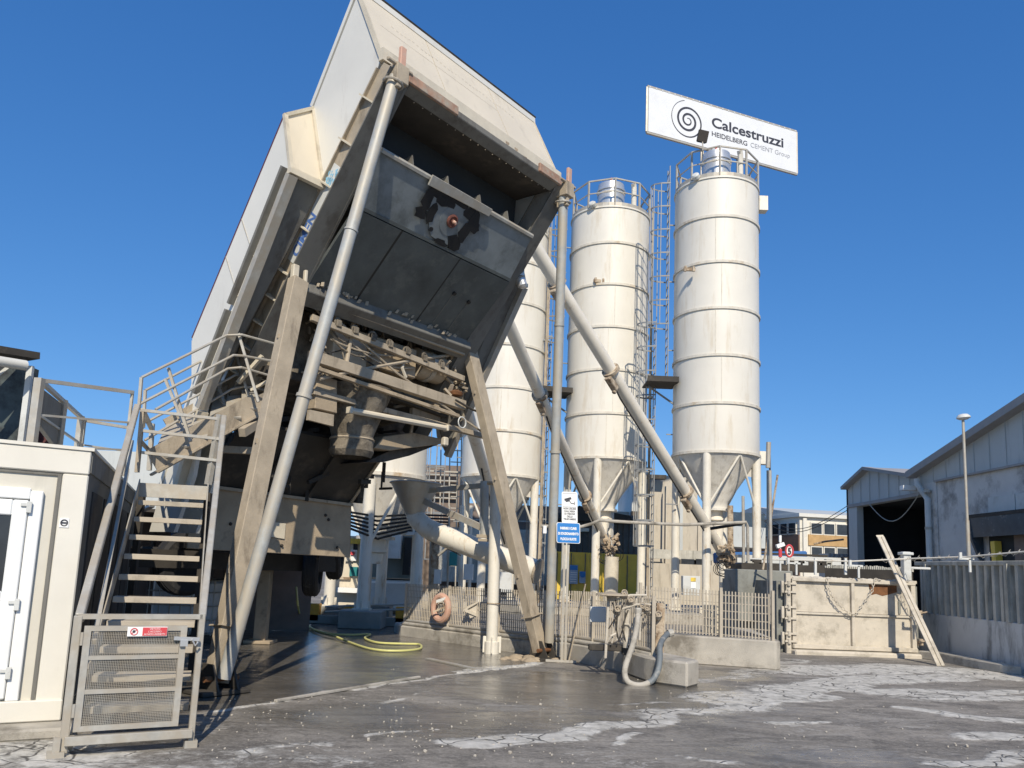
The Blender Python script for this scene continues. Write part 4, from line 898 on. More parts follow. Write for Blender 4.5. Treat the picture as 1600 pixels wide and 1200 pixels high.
for z_ in (.30, .85): S_(MB().tube([go - gx * .01 + ZZ * z_ + gy * .01, go - gx * .01 + ZZ * (z_ + .10) + gy * .01], .014, 8), 'hinge', M_galv, gate)
so_ = go + gy * .025
sg_ = empty('warning_sign', so_ + gx * .46 + ZZ * .95, 'small red and white no entry notice fixed to the mesh gate of the stair', 'sign')
MB().box(so_ + gx * .46 + ZZ * .955, (.30, .008, .075), gx, gy, ZZ).build('sign_plate', M_print, sg_)
MB().box(so_ + gx * .515 + ZZ * .955 + gy * .005, (.185, .004, .066), gx, gy, ZZ).build('red_field', M_red, sg_)
MB().torus(so_ + gx * .36 + ZZ * .955 + gy * .006, .026, .004, gy, 20, 5).build('prohibition_ring', M_red, sg_)
MB().box(so_ + gx * .36 + ZZ * .955 + gy * .006, (.045, .003, .006), gx + ZZ * .8, gy, ZZ - gx * .8).build('prohibition_bar', M_red, sg_)
MB().lathe([(0, 0), (.011, 0), (.011, .003), (0, .003)], so_ + gx * .358 + ZZ * .957 + gy * .005, 10, gy).build('hand_symbol', M_ink, sg_)
for k, s_ in enumerate(('VIETATO', "L'ACCESSO", 'AI NON ADDETTI')): text(s_, .020, M_print, sg_, so_ + gx * .515 + ZZ * (.970 - k * .021) + gy * .009, gx, ZZ, align='CENTER')
# landing railing and upper flight
lr = lambda px, py: D(px, py, 9.9)
for y0, y1 in ((641, 655), (673, 686), (707, 720)): S_(MB().bar(lr(222, y0), lr(344, y1), .045, .035), 'landing_rail', M_galv)
S_(MB().bar(lr(223, 641), lr(214, 738), .04, .05), 'landing_post', M_dusty)
S_(MB().bar(lr(344, 648), D(325, 757, 9.95), .06, .07), 'landing_post', M_galv)
S_(MB().bar(lr(223, 641), D(238, 672, 11.5), .05), 'landing_side_rail', M_galv)
S_(MB().bar(lr(220, 690), D(234, 705, 11.5), .04), 'landing_side_rail', M_dusty)
S_(MB().bar(D(238, 662, 11.5), D(233, 735, 11.5), .05, .06), 'landing_post', M_galv)
for q in (D(326, 770, 10.6), D(222, 770, 10.8)): S_(MB().bar(V3(q.x, q.y, 0), V3(q.x, q.y, 2.4), .08), 'landing_leg', M_dark)
uf = empty('upper_stair_flight', D(240, 735, 10.6), 'dusty galvanised flight rising from the stair landing to the mixer deck', 'stair')
s0a, s0b = D(238, 722, 10.5), D(402, 632, 11.5); s1a, s1b = D(262, 668, 11.3), D(400, 592, 12.2)
MB().bar(s0a, s0b, .02, .34).build('stringer', M_dusty, uf); MB().bar(s1a, s1b, .02, .26).build('stringer', M_dusty, uf)
MB().bar(s0a - ZZ * .17, s0b - ZZ * .17, .08, .03).build('stringer_flange', M_dusty, uf)
MB().prism([s0b + ZZ * .14, s0b - ZZ * .17, D(440, 622, 11.9) - ZZ * .1, D(440, 612, 11.9) + ZZ * .1], Vector((-.1, .15, 0))).build('deck_edge', M_dusty, uf)
for k in range(6):
    f_ = (k + .5) / 6; a_ = s0a.lerp(s0b, f_); b_ = s1a.lerp(s1b, f_); MB().box((a_ + b_) / 2, ((b_ - a_).length, .22, .03), b_ - a_, Vector((b_ - a_)).cross(ZZ), (b_ - a_).cross(Vector((b_ - a_)).cross(ZZ))).build('tread', M_galv, uf)
for dd, pl_ in ((9.9, [((221, 590), (354, 524), (378, 523), (440, 540)), ((217, 632), (365, 555), (380, 556), (436, 566)), ((243, 640), (356, 576), (377, 574), (432, 590))]),
               (10.7, [((227, 610), (349, 546), (370, 546), (436, 560)), ((228, 660), (368, 586), (385, 586), (430, 598)), ((226, 688), (362, 608), (380, 604), (430, 612))])):
    for row in pl_:
        pts = [D(*row[0], dd), D(*row[1], dd + .95), D(*row[2], dd + 1.05), D(*row[3], dd + 1.5)]
        MB().tube(pts, .018, 8).build('handrail', M_galv, uf)
MB().bar(D(221, 590, 9.9), D(217, 640, 9.9), .035).build('rail_post', M_galv, uf)
MB().bar(D(227, 610, 10.7), D(224, 668, 10.7), .035).build('rail_post', M_galv, uf)
for a_, b_, d_ in (((263, 575), (298, 690), 10.25), ((258, 592), (286, 660), 10.9), ((373, 521), (404, 628), 11.0), ((367, 546), (390, 625), 11.7)):
    MB().bar(D(*a_, d_), D(*b_, d_), .035).build('rail_post', M_galv, uf)

# ------------------------------------------------------------ office cabin on the left
C0 = V3(-3.90, 7.38, 0); fx = Vector((-math.sin(R(60)), -math.cos(R(60)), 0)); sy = Vector((-math.sin(R(21)), math.cos(R(21)), 0))
fn = Vector((math.cos(R(60)), -math.sin(R(60)), 0))
off = empty('site_office', C0, 'cream white site office cabin with a glazed plastic door, left of the stair', 'site office')
def F_(px, py): return PL(px, py, C0, fn)
Hc = 2.50; Ln = 3.2; Dp = 6.0
MB().box(C0 + fx * (Ln / 2) + fn * -.03 + ZZ * 1.32, (Ln, .04, 2.1), fx, fn, ZZ).build('wall_panel', M_offwhite, off)
MB().prism([C0 - fn * .02 + ZZ * .2, C0 + fx * Ln - fn * .02 + ZZ * .2, C0 + fx * Ln + sy * Dp + ZZ * .2, C0 + sy * Dp + ZZ * .2], ZZ * .05).build('floor', M_dark, off)
MB().prism([C0 + ZZ * .2, C0 + sy * Dp + ZZ * .2, C0 + sy * Dp + ZZ * 2.4, C0 + ZZ * 2.4], fx * .05).build('side_wall', M_grooved, off)
for k in range(5):
    a_ = C0 + sy * (.35 + k * 1.05) - fx * .015
    MB().prism([a_ + ZZ * .45, a_ + sy * .85 + ZZ * .45, a_ + sy * .85 + ZZ * 2.15, a_ + ZZ * 2.15], fx * .03).build('side_panel_rib', M_dark, off)
MB().prism([C0 + fx * Ln + ZZ * .2, C0 + fx * Ln + sy * Dp + ZZ * .2, C0 + fx * Ln + sy * Dp + ZZ * 2.4, C0 + fx * Ln + ZZ * 2.4], fx * .05).build('side_wall', M_grooved, off)
MB().prism([C0 + sy * Dp + ZZ * .2, C0 + fx * Ln + sy * Dp + ZZ * .2, C0 + fx * Ln + sy * Dp + ZZ * 2.4, C0 + sy * Dp + ZZ * 2.4], sy * .05).build('rear_wall', M_grooved, off)
MB().prism([C0 + fn * .03 + ZZ * 2.28, C0 + fx * Ln + fn * .03 + ZZ * 2.28, C0 + fx * Ln + fn * .03 + ZZ * Hc, C0 + fn * .03 + ZZ * Hc], -fn * .12).build('roof_beam', M_frame, off, bevel=.01)
MB().prism([C0 + fn * .045 - fx * .02 + ZZ * Hc, C0 + fx * Ln + fn * .045 + ZZ * Hc, C0 + fx * Ln + sy * Dp + ZZ * Hc, C0 + sy * Dp - fx * .02 + ZZ * Hc], ZZ * .03).build('roof', M_frame, off)
MB().prism([C0 - fx * .015 + ZZ * 2.3, C0 + sy * Dp - fx * .015 + ZZ * 2.3, C0 + sy * Dp - fx * .015 + ZZ * 2.498, C0 - fx * .015 + ZZ * 2.498], fx * .06).build('roof_side_beam', M_under, off)  # grey instead of frame white, shade of the cabin side put into the colour
MB().prism([C0 + fn * .02 + ZZ * .1, C0 + fx * .21 + fn * .02 + ZZ * .1, C0 + fx * .21 + fn * .02 + ZZ * 2.278, C0 + fn * .02 + ZZ * 2.278], -fn * .1).build('corner_post', M_frame, off, bevel=.012)
MB().box(C0 + fx * Ln / 2 + fn * .0 + ZZ * .19, (Ln, .10, .18), fx, fn, ZZ).build('base_beam', M_frame, off, bevel=.01)
MB().prism([C0 + fn * .0 + fx * .22 + ZZ * .285, C0 + fn * .0 + fx * .25 + ZZ * .285, C0 + fx * .25 + ZZ * 2.27, C0 + fx * .22 + ZZ * 2.27], fn * .012).build('panel_joint', M_under, off)
MB().box(C0 + fx * (Ln / 2 + .11) + fn * .002 + ZZ * 2.262, (Ln - .22, .015, .02), fx, fn, ZZ).build('panel_joint', M_under, off)
# door
dr = (F_(71, 752) - C0).dot(fx); dz = 2.10
dfr = MB()
d0 = C0 + fn * .012
dfr.box(d0 + fx * (dr + .05) + ZZ * (.28 + dz) / 2, (.10, .05, dz - .28), fx, fn, ZZ).box(d0 + fx * (dr + .60) + ZZ * (dz - .03), (1.0, .05, .10), fx, fn, ZZ)
dfr.box(d0 + fx * (dr + 1.10) + ZZ * (.28 + dz) / 2, (.10, .05, dz - .28), fx, fn, ZZ)
dfr.build('door_frame', M_doorw, off, bevel=.008)
lf_ = MB(); e0 = d0 + fn * .012; x0, x1, zz0, zz1 = dr + .105, dr + 1.045, .30, dz - .09
lf_.box(e0 + fx * (x0 + .06) + ZZ * (zz0 + zz1) / 2, (.12, .05, zz1 - zz0), fx, fn, ZZ).box(e0 + fx * (x1 - .06) + ZZ * (zz0 + zz1) / 2, (.12, .05, zz1 - zz0), fx, fn, ZZ)
lf_.box(e0 + fx * (x0 + x1) / 2 + ZZ * (zz1 - .07), (x1 - x0 - .24, .05, .14), fx, fn, ZZ).box(e0 + fx * (x0 + x1) / 2 + ZZ * (zz0 + .07), (x1 - x0 - .24, .05, .14), fx, fn, ZZ).box(e0 + fx * (x0 + x1) / 2 + ZZ * 1.17, (x1 - x0 - .24, .05, .09), fx, fn, ZZ)
door = lf_.build('door', M_doorw, off, bevel=.01)
MB().box(e0 + fx * (x0 + x1) / 2 + ZZ * 1.59, (x1 - x0 - .24, .012, .76), fx, fn, ZZ).build('window_pane', M_glass, door)
MB().box(e0 + fx * (x0 + x1) / 2 + ZZ * .78, (x1 - x0 - .24, .02, .70), fx, fn, ZZ).build('lower_panel', M_doorw, door)
hz = d0 + fn * .05
for z_ in (1.95, 1.10, .52): MB().box(hz + fx * (dr + .10) + ZZ * z_, (.04, .02, .10), fx, fn, ZZ).box(hz + fx * (dr + .14) + ZZ * (z_ + .02), (.05, .015, .03), fx, fn, ZZ).build('hinge', M_pale, door, bevel=.003)
MB().box(C0 + fx * .155 + fn * .024 + ZZ * 1.83, (.075, .006, .085), fx, fn, ZZ).build('sticker', M_print, off)
MB().torus(C0 + fx * .155 + fn * .028 + ZZ * 1.83, .026, .006, fn, 18, 5).build('sticker_emblem', M_ink, off)
MB().bar(C0 + fx * .135 + fn * .030 + ZZ * 1.83, C0 + fx * .175 + fn * .030 + ZZ * 1.83, .004, .014).build('sticker_emblem', M_ink, off)
tag(MB().prism([C0 + fn * .35 - fx * .10, C0 + fx * (Ln) + fn * .35, C0 + fx * Ln + fn * -.4, C0 + fn * -.4 - fx * .1], ZZ * .095).build('office_plinth', M_conc, bevel=.02), kind='structure')
# roof railing on the cabin
rr = empty('roof_railing', D(60, 690, 8.6), 'galvanised guard railing standing on top of the office cabin', 'railing')
ra, rb, rc, rd = D(62, 594, 8.5), D(207, 613, 9.7), D(132, 657, 11.6), D(198, 668, 12.0)
for a_, b_, w_ in ((ra, rb, .045), (ra - ZZ * .38, rb - ZZ * .38, .025), (ra - ZZ * .72, rb - ZZ * .72, .025), (ra, rc, .05), (ra - ZZ * .36, rc - ZZ * .36, .03), (rc, rd, .045), (rc - ZZ * .36, rd - ZZ * .36, .025), (rc - ZZ * .75, rd - ZZ * .75, .025)):
    MB().bar(a_, b_, w_, w_ * .9).build('rail', M_galv, rr)
for q, w_ in ((ra, .08), (rb, .03), (rc, .04), (ra.lerp(rc, .45), .08), (ra.lerp(rc, .9), .07)):
    MB().bar(q + ZZ * .02, V3(q.x, q.y, 2.5), w_, w_).build('rail_post', M_galv, rr)
MB().prism([ra.lerp(rc, .08) - ZZ * .06, ra.lerp(rc, .5) - ZZ * .04, ra.lerp(rc, .5) - ZZ * .55, ra.lerp(rc, .4) - ZZ * .58, ra.lerp(rc, .08) - ZZ * .45], fx * .05).build('tarp_panel', M_under, rr)
# dark canopy far left
cn = empty('loading_canopy', D(20, 690, 14), 'dark corrugated loading canopy with a white tube beyond the office cabin', 'canopy')
ca_, cb_ = D(-60, 540, 13.0), D(50, 558, 14.0)
MB().bar(ca_, cb_, .5, .12).build('roof_edge', M_dark, cn)
MB().tube([D(-60, 555, 12.7), D(40, 571, 13.6)], .09, 12).build('white_tube', M_white, cn, smooth=True)
MB().prism([D(-60, 560, 14.2), D(46, 572, 14.2), D(30, 700, 14.2), D(-60, 720, 14.2)], Vector((0, .3, 0))).build('side_sheet', mat('mottled_dark_sheet', (.075, .095, .09), .7, var=.3, scale=1.4, dirt=(.02, .022, .022), dirt_amt=.6, dirt_scale=1.2), cn)
MB().bar(D(48, 572, 13.9), D(32, 700, 13.9), .07, .10).build('edge_post', M_pale, cn)
MB().bar(D(-20, 600, 13.4), D(22, 566, 13.6), .09, .05).build('brace', M_pale, cn)
MB().prism([D(30, 640, 15), D(60, 650, 15), D(90, 720, 15), D(30, 720, 15)], Vector((0, .4, 0))).build('low_sheet', mat('dark_red_sheet', (.11, .035, .035), .8), cn)
for q in (D(45, 690, 14.0), D(-40, 690, 14.0)): MB().bar(V3(q.x, q.y + .3, 0), V3(q.x, q.y + .3, 3.2), .16).build('post', M_dark, cn)

# ------------------------------------------------------------ kerb, grille fence in front of the silos
KP = [V3(-2.55, 18.9, 0), V3(-2.3, 18.1, 0), V3(-.30, 15.95, 0), V3(.62, 15.0, 0), V3(1.12, 14.6, 0), V3(1.80, 13.35, 0), V3(2.18, 12.35, 0)]
KH = [.22, .22, .24, .26, .30, .32, .32]
def off_n(a, b): d = (b - a).normalized(); return Vector((-d.y, d.x, 0)) * -1
mb = MB(); tops = []
for i in range(len(KP)):
    a_ = KP[max(0, i - 1)]; b_ = KP[min(len(KP) - 1, i + 1)]; nn = Vector((-(b_ - a_).y, (b_ - a_).x, 0)).normalized()
    if nn.y < 0: nn = -nn
    tops.append((KP[i], KP[i] + nn * .45, KH[i]))
ring = [[mb.bm.verts.new(v) for v in (p, p + ZZ * (h - .03), p + (q - p) * .06 + ZZ * h, q + ZZ * h, q)] for p, q, h in tops]
for i in range(len(ring) - 1):
    for j in range(4): mb.bm.faces.new([ring[i][j], ring[i + 1][j], ring[i + 1][j + 1], ring[i][j + 1]])
mb.bm.faces.new(ring[0]); mb.bm.faces.new(ring[-1][::-1])
kerb = tag(mb.build('low_kerb_wall', M_conc), 'low concrete kerb wall carrying the grille fence, running back past the right leg', 'kerb wall')
FA = [(KP[i] + (tops[i][1] - KP[i]) * .25, KH[i]) for i in range(len(KP))]
fa = empty('grille_fence', FA[3][0], 'dusty welded grille fence along the kerb between the right leg and the silos', 'fence')
f0, f1 = FA[1][0], FA[-1][0]; path = [q for q, h in FA[1:]]; hs = [h for q, h in FA[1:]]
lens = [(path[i + 1] - path[i]).length for i in range(len(path) - 1)]; tot = sum(lens)
def on_path(s_):
    for i, l_ in enumerate(lens):
        if s_ <= l_ or i == len(lens) - 1: f_ = s_ / l_; return path[i].lerp(path[i + 1], f_), hs[i] + (hs[i + 1] - hs[i]) * f_
        s_ -= l_
FH = .86
q, h = on_path(0); bar0 = MB().bar(q + ZZ * (h + .05), q + ZZ * (h + .05 + FH), .012, .02).build('fence_bar', M_fence, fa, origin=q + ZZ * h)
k = 1; s_ = .056
while s_ < tot:
    q2, h2 = on_path(s_); inst(bar0, q2 + ZZ * h2 - q - ZZ * h); s_ += .056
for zz in (.06, .2, .34, .48, .62, .76, .85):
    for i in range(len(path) - 1): MB().bar(path[i] + ZZ * (hs[i] + zz) + Vector((.012, .01, 0)), path[i + 1] + ZZ * (hs[i + 1] + zz) + Vector((.012, .01, 0)), .010, .012).build('fence_rail', M_fence, fa)
for s_ in (.02, 1.55, 3.1, 4.3, 5.6, tot - .02):
    q2, h2 = on_path(s_); MB().bar(q2 + ZZ * h2 - Vector((.03, .04, 0)), q2 + ZZ * (h2 + FH + .06) - Vector((.03, .04, 0)), .05).build('fence_post', M_fence, fa)
# solid sheet hung at the far end
mb = MB()
# service pipes along the kerb
sp_ = empty('service_pipes', KP[2], 'pair of dusty water pipes running along the foot of the grille fence', 'pipes')
for o_, z_, r_ in ((-.02, .02, .04), (.06, .09, .03)):
    pts = [p + (q - p) * (.12 + o_) + ZZ * (h + z_ + .02) for p, q, h in tops[1:]]
    MB().tube(pts, r_, 10).build('pipe', M_galv if o_ > 0 else M_conc, sp_, smooth=True)
c = tops[2][0]; MB().lathe([(.04, -.06), (.065, -.05), (.065, .05), (.04, .06)], c + ZZ * .28 + Vector((.05, .0, 0)), 12, (.6, -.7, 0)).build('pipe_coupling', M_galv, sp_)
# ring and bracket hung on the fence
q = D(689, 950, 16.95); ax = Vector((-.25, -1, 0)).normalized()
lr_ = empty('rescue_ring', q, 'faded orange ring hanging on the grille fence left of the white pole', 'ring')
MB().torus(q, .20, .07, Vector((-.6, -.8, 0)), 24, 10, 1, 1.22).build('ring_body', M_salmon, lr_, smooth=True)
MB().torus(q + Vector((0, -.03, 0)), .10, .012, Vector((-.6, -.8, 0)), 16, 6).bar(q + Vector((-.15, -.09, -.08)), q + Vector((.15, -.09, .06)), .03).build('strap', M_rusty, lr_)
MB().box(q + Vector((0, -.1, .17)), (.20, .08, .06), (1, 0, .4)).build('hook_plate', M_pale, lr_)
q = D(735, 953, 16.5); tag(MB().bar(q + V3(-.12, -.1, 0), q + V3(.14, -.1, .16), .05, .03).bar(q + V3(-.10, -.1, .0), q + V3(.16, -.06, -.10), .06).box(q + V3(.06, -.06, 0), (.24, .03, .24), (1, 0, .5), (0, 1, 0), (-.5, 0, 1)).build('hanging_bracket', M_dusted), 'small steel bracket hanging on the grille fence between ring and white pole', 'bracket')
# white pole with arms, funnel and duct
wb = G(768, 1021); wt = D(775, 757, wb.y)
wp = empty('white_pole', wb, 'thick white steel pole standing on the wet yard before the grille fence', 'pole')
MB().tube([wb, wt], .108, 20).build('pole_shaft', M_leg, wp, smooth=True)
MB().tube([wb - ZZ * .02, wb + ZZ * .22], .14, 16).box(wb + ZZ * .16, (.34, .025, .30)).box(wb + ZZ * .16, (.025, .34, .30)).build('pole_foot', M_leg, wp, bevel=.008)
MB().box(wt + ZZ * .02, (.34, .34, .04)).build('pole_head_plate', M_dusty, wp)
MB().lathe([(.125, 0), (.13, 0), (.13, .02), (.125, .02)], wb + ZZ * .9, 20).build('weld_ring', M_rusty, wp)
fc = D(650, 756, 16.8)
du = empty('grey_funnel_duct', V3(fc.x, fc.y, 0), 'grey funnel on a curved duct pipe carried by arms from the white pole', 'duct')
MB().lathe([(.55, .02), (.56, 0), (.52, -.02), (.20, -.62), (.19, -.66)], fc, 30).lathe([(.53, .02), (.19, -.6)], fc, 30).build('funnel', M_galv, du, smooth=True)
bz = fc - ZZ * .62; e1 = D(648, 808, 16.8); e2 = D(668, 826, 16.6); e3 = D(700, 840, 16.3); e4 = D(838, 892, 15.6)
MB().tube([bz, e1, e2, e3, e4], [.18, .19, .205, .215, .215], 22).build('duct_pipe', M_leg, du, smooth=True)
MB().tube([e4, e4 + (e4 - e3).normalized() * .05], .25, 22).build('duct_flange', M_dusty, du)
MB().tube([e1 - ZZ * .1 + V3(.02, 0, 0), e1 - ZZ * .20, e2 - ZZ * .22, e3 - ZZ * .22, D(720, 868, 16.1)], .012, 6).build('edge_wire', M_dark, du)
MB().bar(D(655, 768, 16.7), D(762, 758, 15.5), .06, .10).build('support_arm', M_galv, du)
MB().bar(D(652, 778, 16.7), D(752, 824, 15.6), .08, .12).build('support_arm', M_galv, du)
sb = D(757, 752, 15.55); se = D(757, 838, 15.55)
MB().tube([sb, se], .085, 14).build('arm_post', M_pipe, du, smooth=True)
MB().box(se, (.30, .2, .06)).box(D(756, 844, 15.5), (.22, .14, .05)).build('arm_plate', M_dusty, du)
MB().bar(D(700, 855, 16.2), D(685, 868, 16.3), .04).build('pipe_stay', M_galv, du)
# ------------------------------------------------------------ sign post
sb_ = G(880, 1036); st_ = D(888, 765, sb_.y)
sp2 = empty('sign_post', sb_, 'slim galvanised post with a small base, left of the camera notice', 'post')
for o_ in (-.03, .03): MB().bar(sb_ + V3(o_, 0, .02), st_ + V3(o_, 0, 0), .04, .04, up=(0, 1, 0)).build('post_tube', M_galv, sp2)
MB().bar(sb_ + V3(-.30, .02, .03), sb_ + V3(.22, -.02, .03), .06, .04).build('foot', M_conc, sp2)
MB().bar(sb_ + V3(.10, .05, .05), sb_ + V3(.36, .15, 1.35), .02).build('stay_bar', M_dusty, sp2)
def signbox(px0, py0, px1, py1, dy, m, r_=.03):
    a_, b_ = D(px0, py1, dy), D(px1, py0, dy); xd = Vector((1, .04, 0)).normalized(); zd = Vector((-.035, 0, 1)).normalized(); w_ = (b_.x - a_.x); h_ = (b_.z - a_.z)
    o = (a_ + b_) / 2; pts = []
    for cx, cz, a0 in ((w_ / 2 - r_, h_ / 2 - r_, 0), (-w_ / 2 + r_, h_ / 2 - r_, 90), (-w_ / 2 + r_, -h_ / 2 + r_, 180), (w_ / 2 - r_, -h_ / 2 + r_, 270)):
        for j in range(4): t_ = R(a0 + 30 * j); pts.append(o + xd * (cx + r_ * math.cos(t_)) + zd * (cz + r_ * math.sin(t_)))
    return o, xd, zd, w_, h_, pts
yn = V3(0, -1, 0)
o, xd, zd, w_, h_, pts = signbox(877, 769, 903, 817, sb_.y - .06, None)
cs_ = empty('camera_notice', o, 'white notice with a camera pictogram above the blue sign', 'sign')
MB().prism(pts, V3(0, .01, 0)).build('sign_plate', M_print, cs_)
for a_, b_ in (((-.42, .45), (.42, .45)), ((-.42, .02), (.42, .02)), ((-.42, .02), (-.42, .45)), ((.42, .02), (.42, .45))):
    MB().bar(o + xd * w_ * a_[0] + zd * h_ * a_[1] + yn * .004, o + xd * w_ * b_[0] + zd * h_ * b_[1] + yn * .004, .003, .004).build('printed_line', M_ink2, cs_)
MB().box(o + xd * -.03 + zd * h_ * .27 + yn * .006, (.12, .004, .038), xd + zd * .3, yn, zd - xd * .3).box(o + xd * -.03 + zd * (h_ * .27 - .035) + yn * .006, (.07, .004, .02), xd + zd * .3, yn, zd - xd * .3).bar(o + xd * .0 + zd * h_ * .21 + yn * .006, o + xd * .03 + zd * h_ * .13 + yn * .006, .003, .008).bar(o + xd * .03 + zd * h_ * .13 + yn * .006, o + xd * .08 + zd * h_ * .13 + yn * .006, .003, .01).box(o + xd * .085 + zd * h_ * .14 + yn * .006, (.008, .004, .06), xd, yn, zd).build('camera_symbol', M_ink, cs_)
for k, s_ in enumerate(('NON USCIRE', "DALL'AREA", 'DI VISIONE', 'DELLE', 'TELECAMERE')): text(s_, .044, M_ink, cs_, o + zd * (-.035 - k * .046) + yn * .004, xd, zd, align='CENTER', sx=.85, bold=.001)
o, xd, zd, w_, h_, pts = signbox(869, 817.5, 907, 848, sb_.y - .06, None)
bs_ = empty('wheel_chock_sign', o, 'blue rectangular wheel chock sign with white lettering on the slim post', 'sign')
MB().prism(pts, V3(0, .01, 0)).build('sign_plate', M_print, bs_)
o2 = o; 
MB().prism([o2 + (p - o2) * .95 + yn * .003 for p in pts], V3(0, .004, 0)).build('blue_field', M_blue, bs_)
for k, s_ in enumerate(('INSERIRE I CUNEI', 'DI STAZIONAMENTO', 'BLOCCA RUOTE')): text(s_, .058, M_print, bs_, o + zd * (.060 - k * .093) + yn * .006, xd, zd, align='CENTER', sx=.64, bold=.003)

# ------------------------------------------------------------ concrete block, low wall with second grille
ba, bb = V3(2.2, 12.35, 0), V3(2.55, 11.75, 0)
tag(MB().prism([V3(1.92, 12.95, 0), V3(2.10, 12.20, 0), V3(2.22, 11.95, 0), V3(2.60, 11.62, 0), V3(2.86, 12.0, 0), V3(2.5, 12.9, 0)], ZZ * .36).build('concrete_block', M_conc, bevel=.03), 'low broken concrete block at the near end of the kerb wall under the hose', 'concrete block')
wl0, wl1 = V3(2.75, 14.85, 0), V3(4.72, 14.22, 0); wd_ = (wl1 - wl0).normalized(); wn = Vector((-wd_.y, wd_.x, 0))
tag(MB().prism([wl0, wl1, wl1 + V3(.12, .12, 0), wl1 + V3(.5, 3.2, 0), wl1 + V3(.1, 3.2, 0), wl1 + wn * .4, wl0 + wn * .4], ZZ * .50).build('low_concrete_wall', M_conc, bevel=.025), 'thick low concrete wall behind the puddle, left of the steel tank gate', 'wall')
fb = empty('grille_fence', wl0 + ZZ * .5, 'straight grille fence panel on the thick low concrete wall beside the tank gate', 'fence')
fs0, fs1 = wl0 + wn * .12 + V3(-.30, .1, .54), wl1 + wn * .1 + V3(-.06, 0, .50)
q = fs0; bar1 = MB().bar(q, q + ZZ * .80, .012, .022).build('fence_bar', M_fence, fb, origin=q)
nb = int((fs1 - fs0).length / .056)
for k in range(1, nb + 1): inst(bar1, (fs1 - fs0) * (k / nb))
for zz in (.03, .17, .31, .45, .59, .73): MB().bar(fs0 + ZZ * zz + yn * -.01, fs1 + ZZ * zz + yn * -.01, .01, .014).build('fence_rail', M_fence, fb)
for f_ in (0, .62, 1): MB().bar(fs0.lerp(fs1, f_) - ZZ * .06 + yn * .03, fs0.lerp(fs1, f_) + ZZ * .86 + yn * .03, .05).build('fence_post', M_fence, fb)
for f_, w_ in ((.12, .28), (.55, .3)):
    c = fs0.lerp(fs1, f_) + wn * .25 + ZZ * .28; tag(MB().box(c, (w_, .03, .5)).build('hanging_board', M_trim), 'plain dusty board behind the grille, %s of the two' % ('left' if f_ < .3 else 'right'), 'board')
# ------------------------------------------------------------ water take-off: pipes, valves, hose
wv = empty('standpipe_manifold', V3(2.0, 12.6, .3), 'cluster of dusty standpipes and valves in front of the grille fence', 'standpipes')
dd = 12.45
def Q(px, py, d_=dd): return D(px, py, d_)
for px, y0, y1, r_ in ((948, 930, 1028, .022), (979, 935, 1012, .040), (966, 940, 1000, .016), (992, 925, 985, .014), (958, 955, 1005, .012), (1001, 930, 1000, .016)):
    MB().tube([Q(px + 3, y0), Q(px - 2, y1)], r_, 10).build('standpipe', M_dusted, wv, smooth=True)
MB().bar(Q(1031, 942, 12.5), Q(1028, 1026, 12.5), .07, .10).bar(Q(1037, 950, 12.6), Q(1035, 1020, 12.6), .03).build('post', M_rusty, wv)
for px, py in ((964, 955), (1003, 950), (985, 940), (975, 930), (1010, 953), (1028, 963)):
    c = Q(px, py, dd - .04); k_ = MB().lathe([(.0, -.05), (.045, -.05), (.06, -.02), (.06, .02), (.045, .05), (0, .05)], c, 12, (random.uniform(-1, 1), -.4, random.uniform(-1, 1))).build('valve_body', M_dusty, wv, smooth=True)
    MB().torus(c + V3(0, -.07, .04), .045, .009, (.3, -1, .3), 12, 5).tube([c, c + V3(0, -.07, .04)], .012, 6).build('handwheel', M_dusty, k_)
MB().lathe([(0, .05), (.24, .02), (.25, 0), (.08, -.02), (.07, -.09), (0, -.09)], Q(956, 930), 16).build('round_cover', M_dusty, wv)
for a_, b_ in (((960, 938), (1010, 930)), ((970, 952), (1020, 945)), ((962, 990), (948, 1005)), ((975, 975), (990, 985)), ((1000, 960), (1018, 958))):
    MB().tube([Q(*a_, dd - .03), Q((a_[0] + b_[0]) / 2, (a_[1] + b_[1]) / 2 - 4, dd - .06), Q(*b_, dd - .02)], .018, 8).build('cross_pipe', M_dusted, wv, smooth=True)
random.seed(9)
for k in range(5):
    a_ = (random.uniform(955, 1000), random.uniform(930, 960)); b_ = (a_[0] + random.uniform(-14, 14), a_[1] + random.uniform(30, 60))
    MB().tube([Q(*a_, dd - .05), Q((a_[0] + b_[0]) / 2 + random.uniform(-10, 10), (a_[1] + b_[1]) / 2, dd - .1), Q(*b_, dd - .02)], .010, 6).build('cable', M_dark, wv)
MB().box(Q(980, 1016, 12.6), (.16, .16, .14)).box(Q(950, 1012, 12.6), (.6, .14, .09)).build('pipe_base', M_dark, wv, bevel=.01)
tag(MB().box(Q(934, 960, 12.9), (.26, .12, .24), (1, .05, .02)).build('switch_box', M_pale, bevel=.01), 'pale grey switch box on the grille fence left of the standpipes', 'box')
hs_ = empty('filling_hose', Q(975, 1055), 'thick grey hose looping down from the standpipes to the low wall', 'hose')
hp = [(997, 958, 12.2), (995, 980, 12.05), (988, 1010, 11.95), (979, 1035, 11.85), (976, 1052, 11.8), (982, 1066, 11.75), (1000, 1071, 11.72), (1018, 1064, 11.75), (1028, 1048, 11.8), (1031, 1028, 11.9), (1031, 1010, 12.05), (1036, 998, 12.3), (1044, 990, 12.6)]
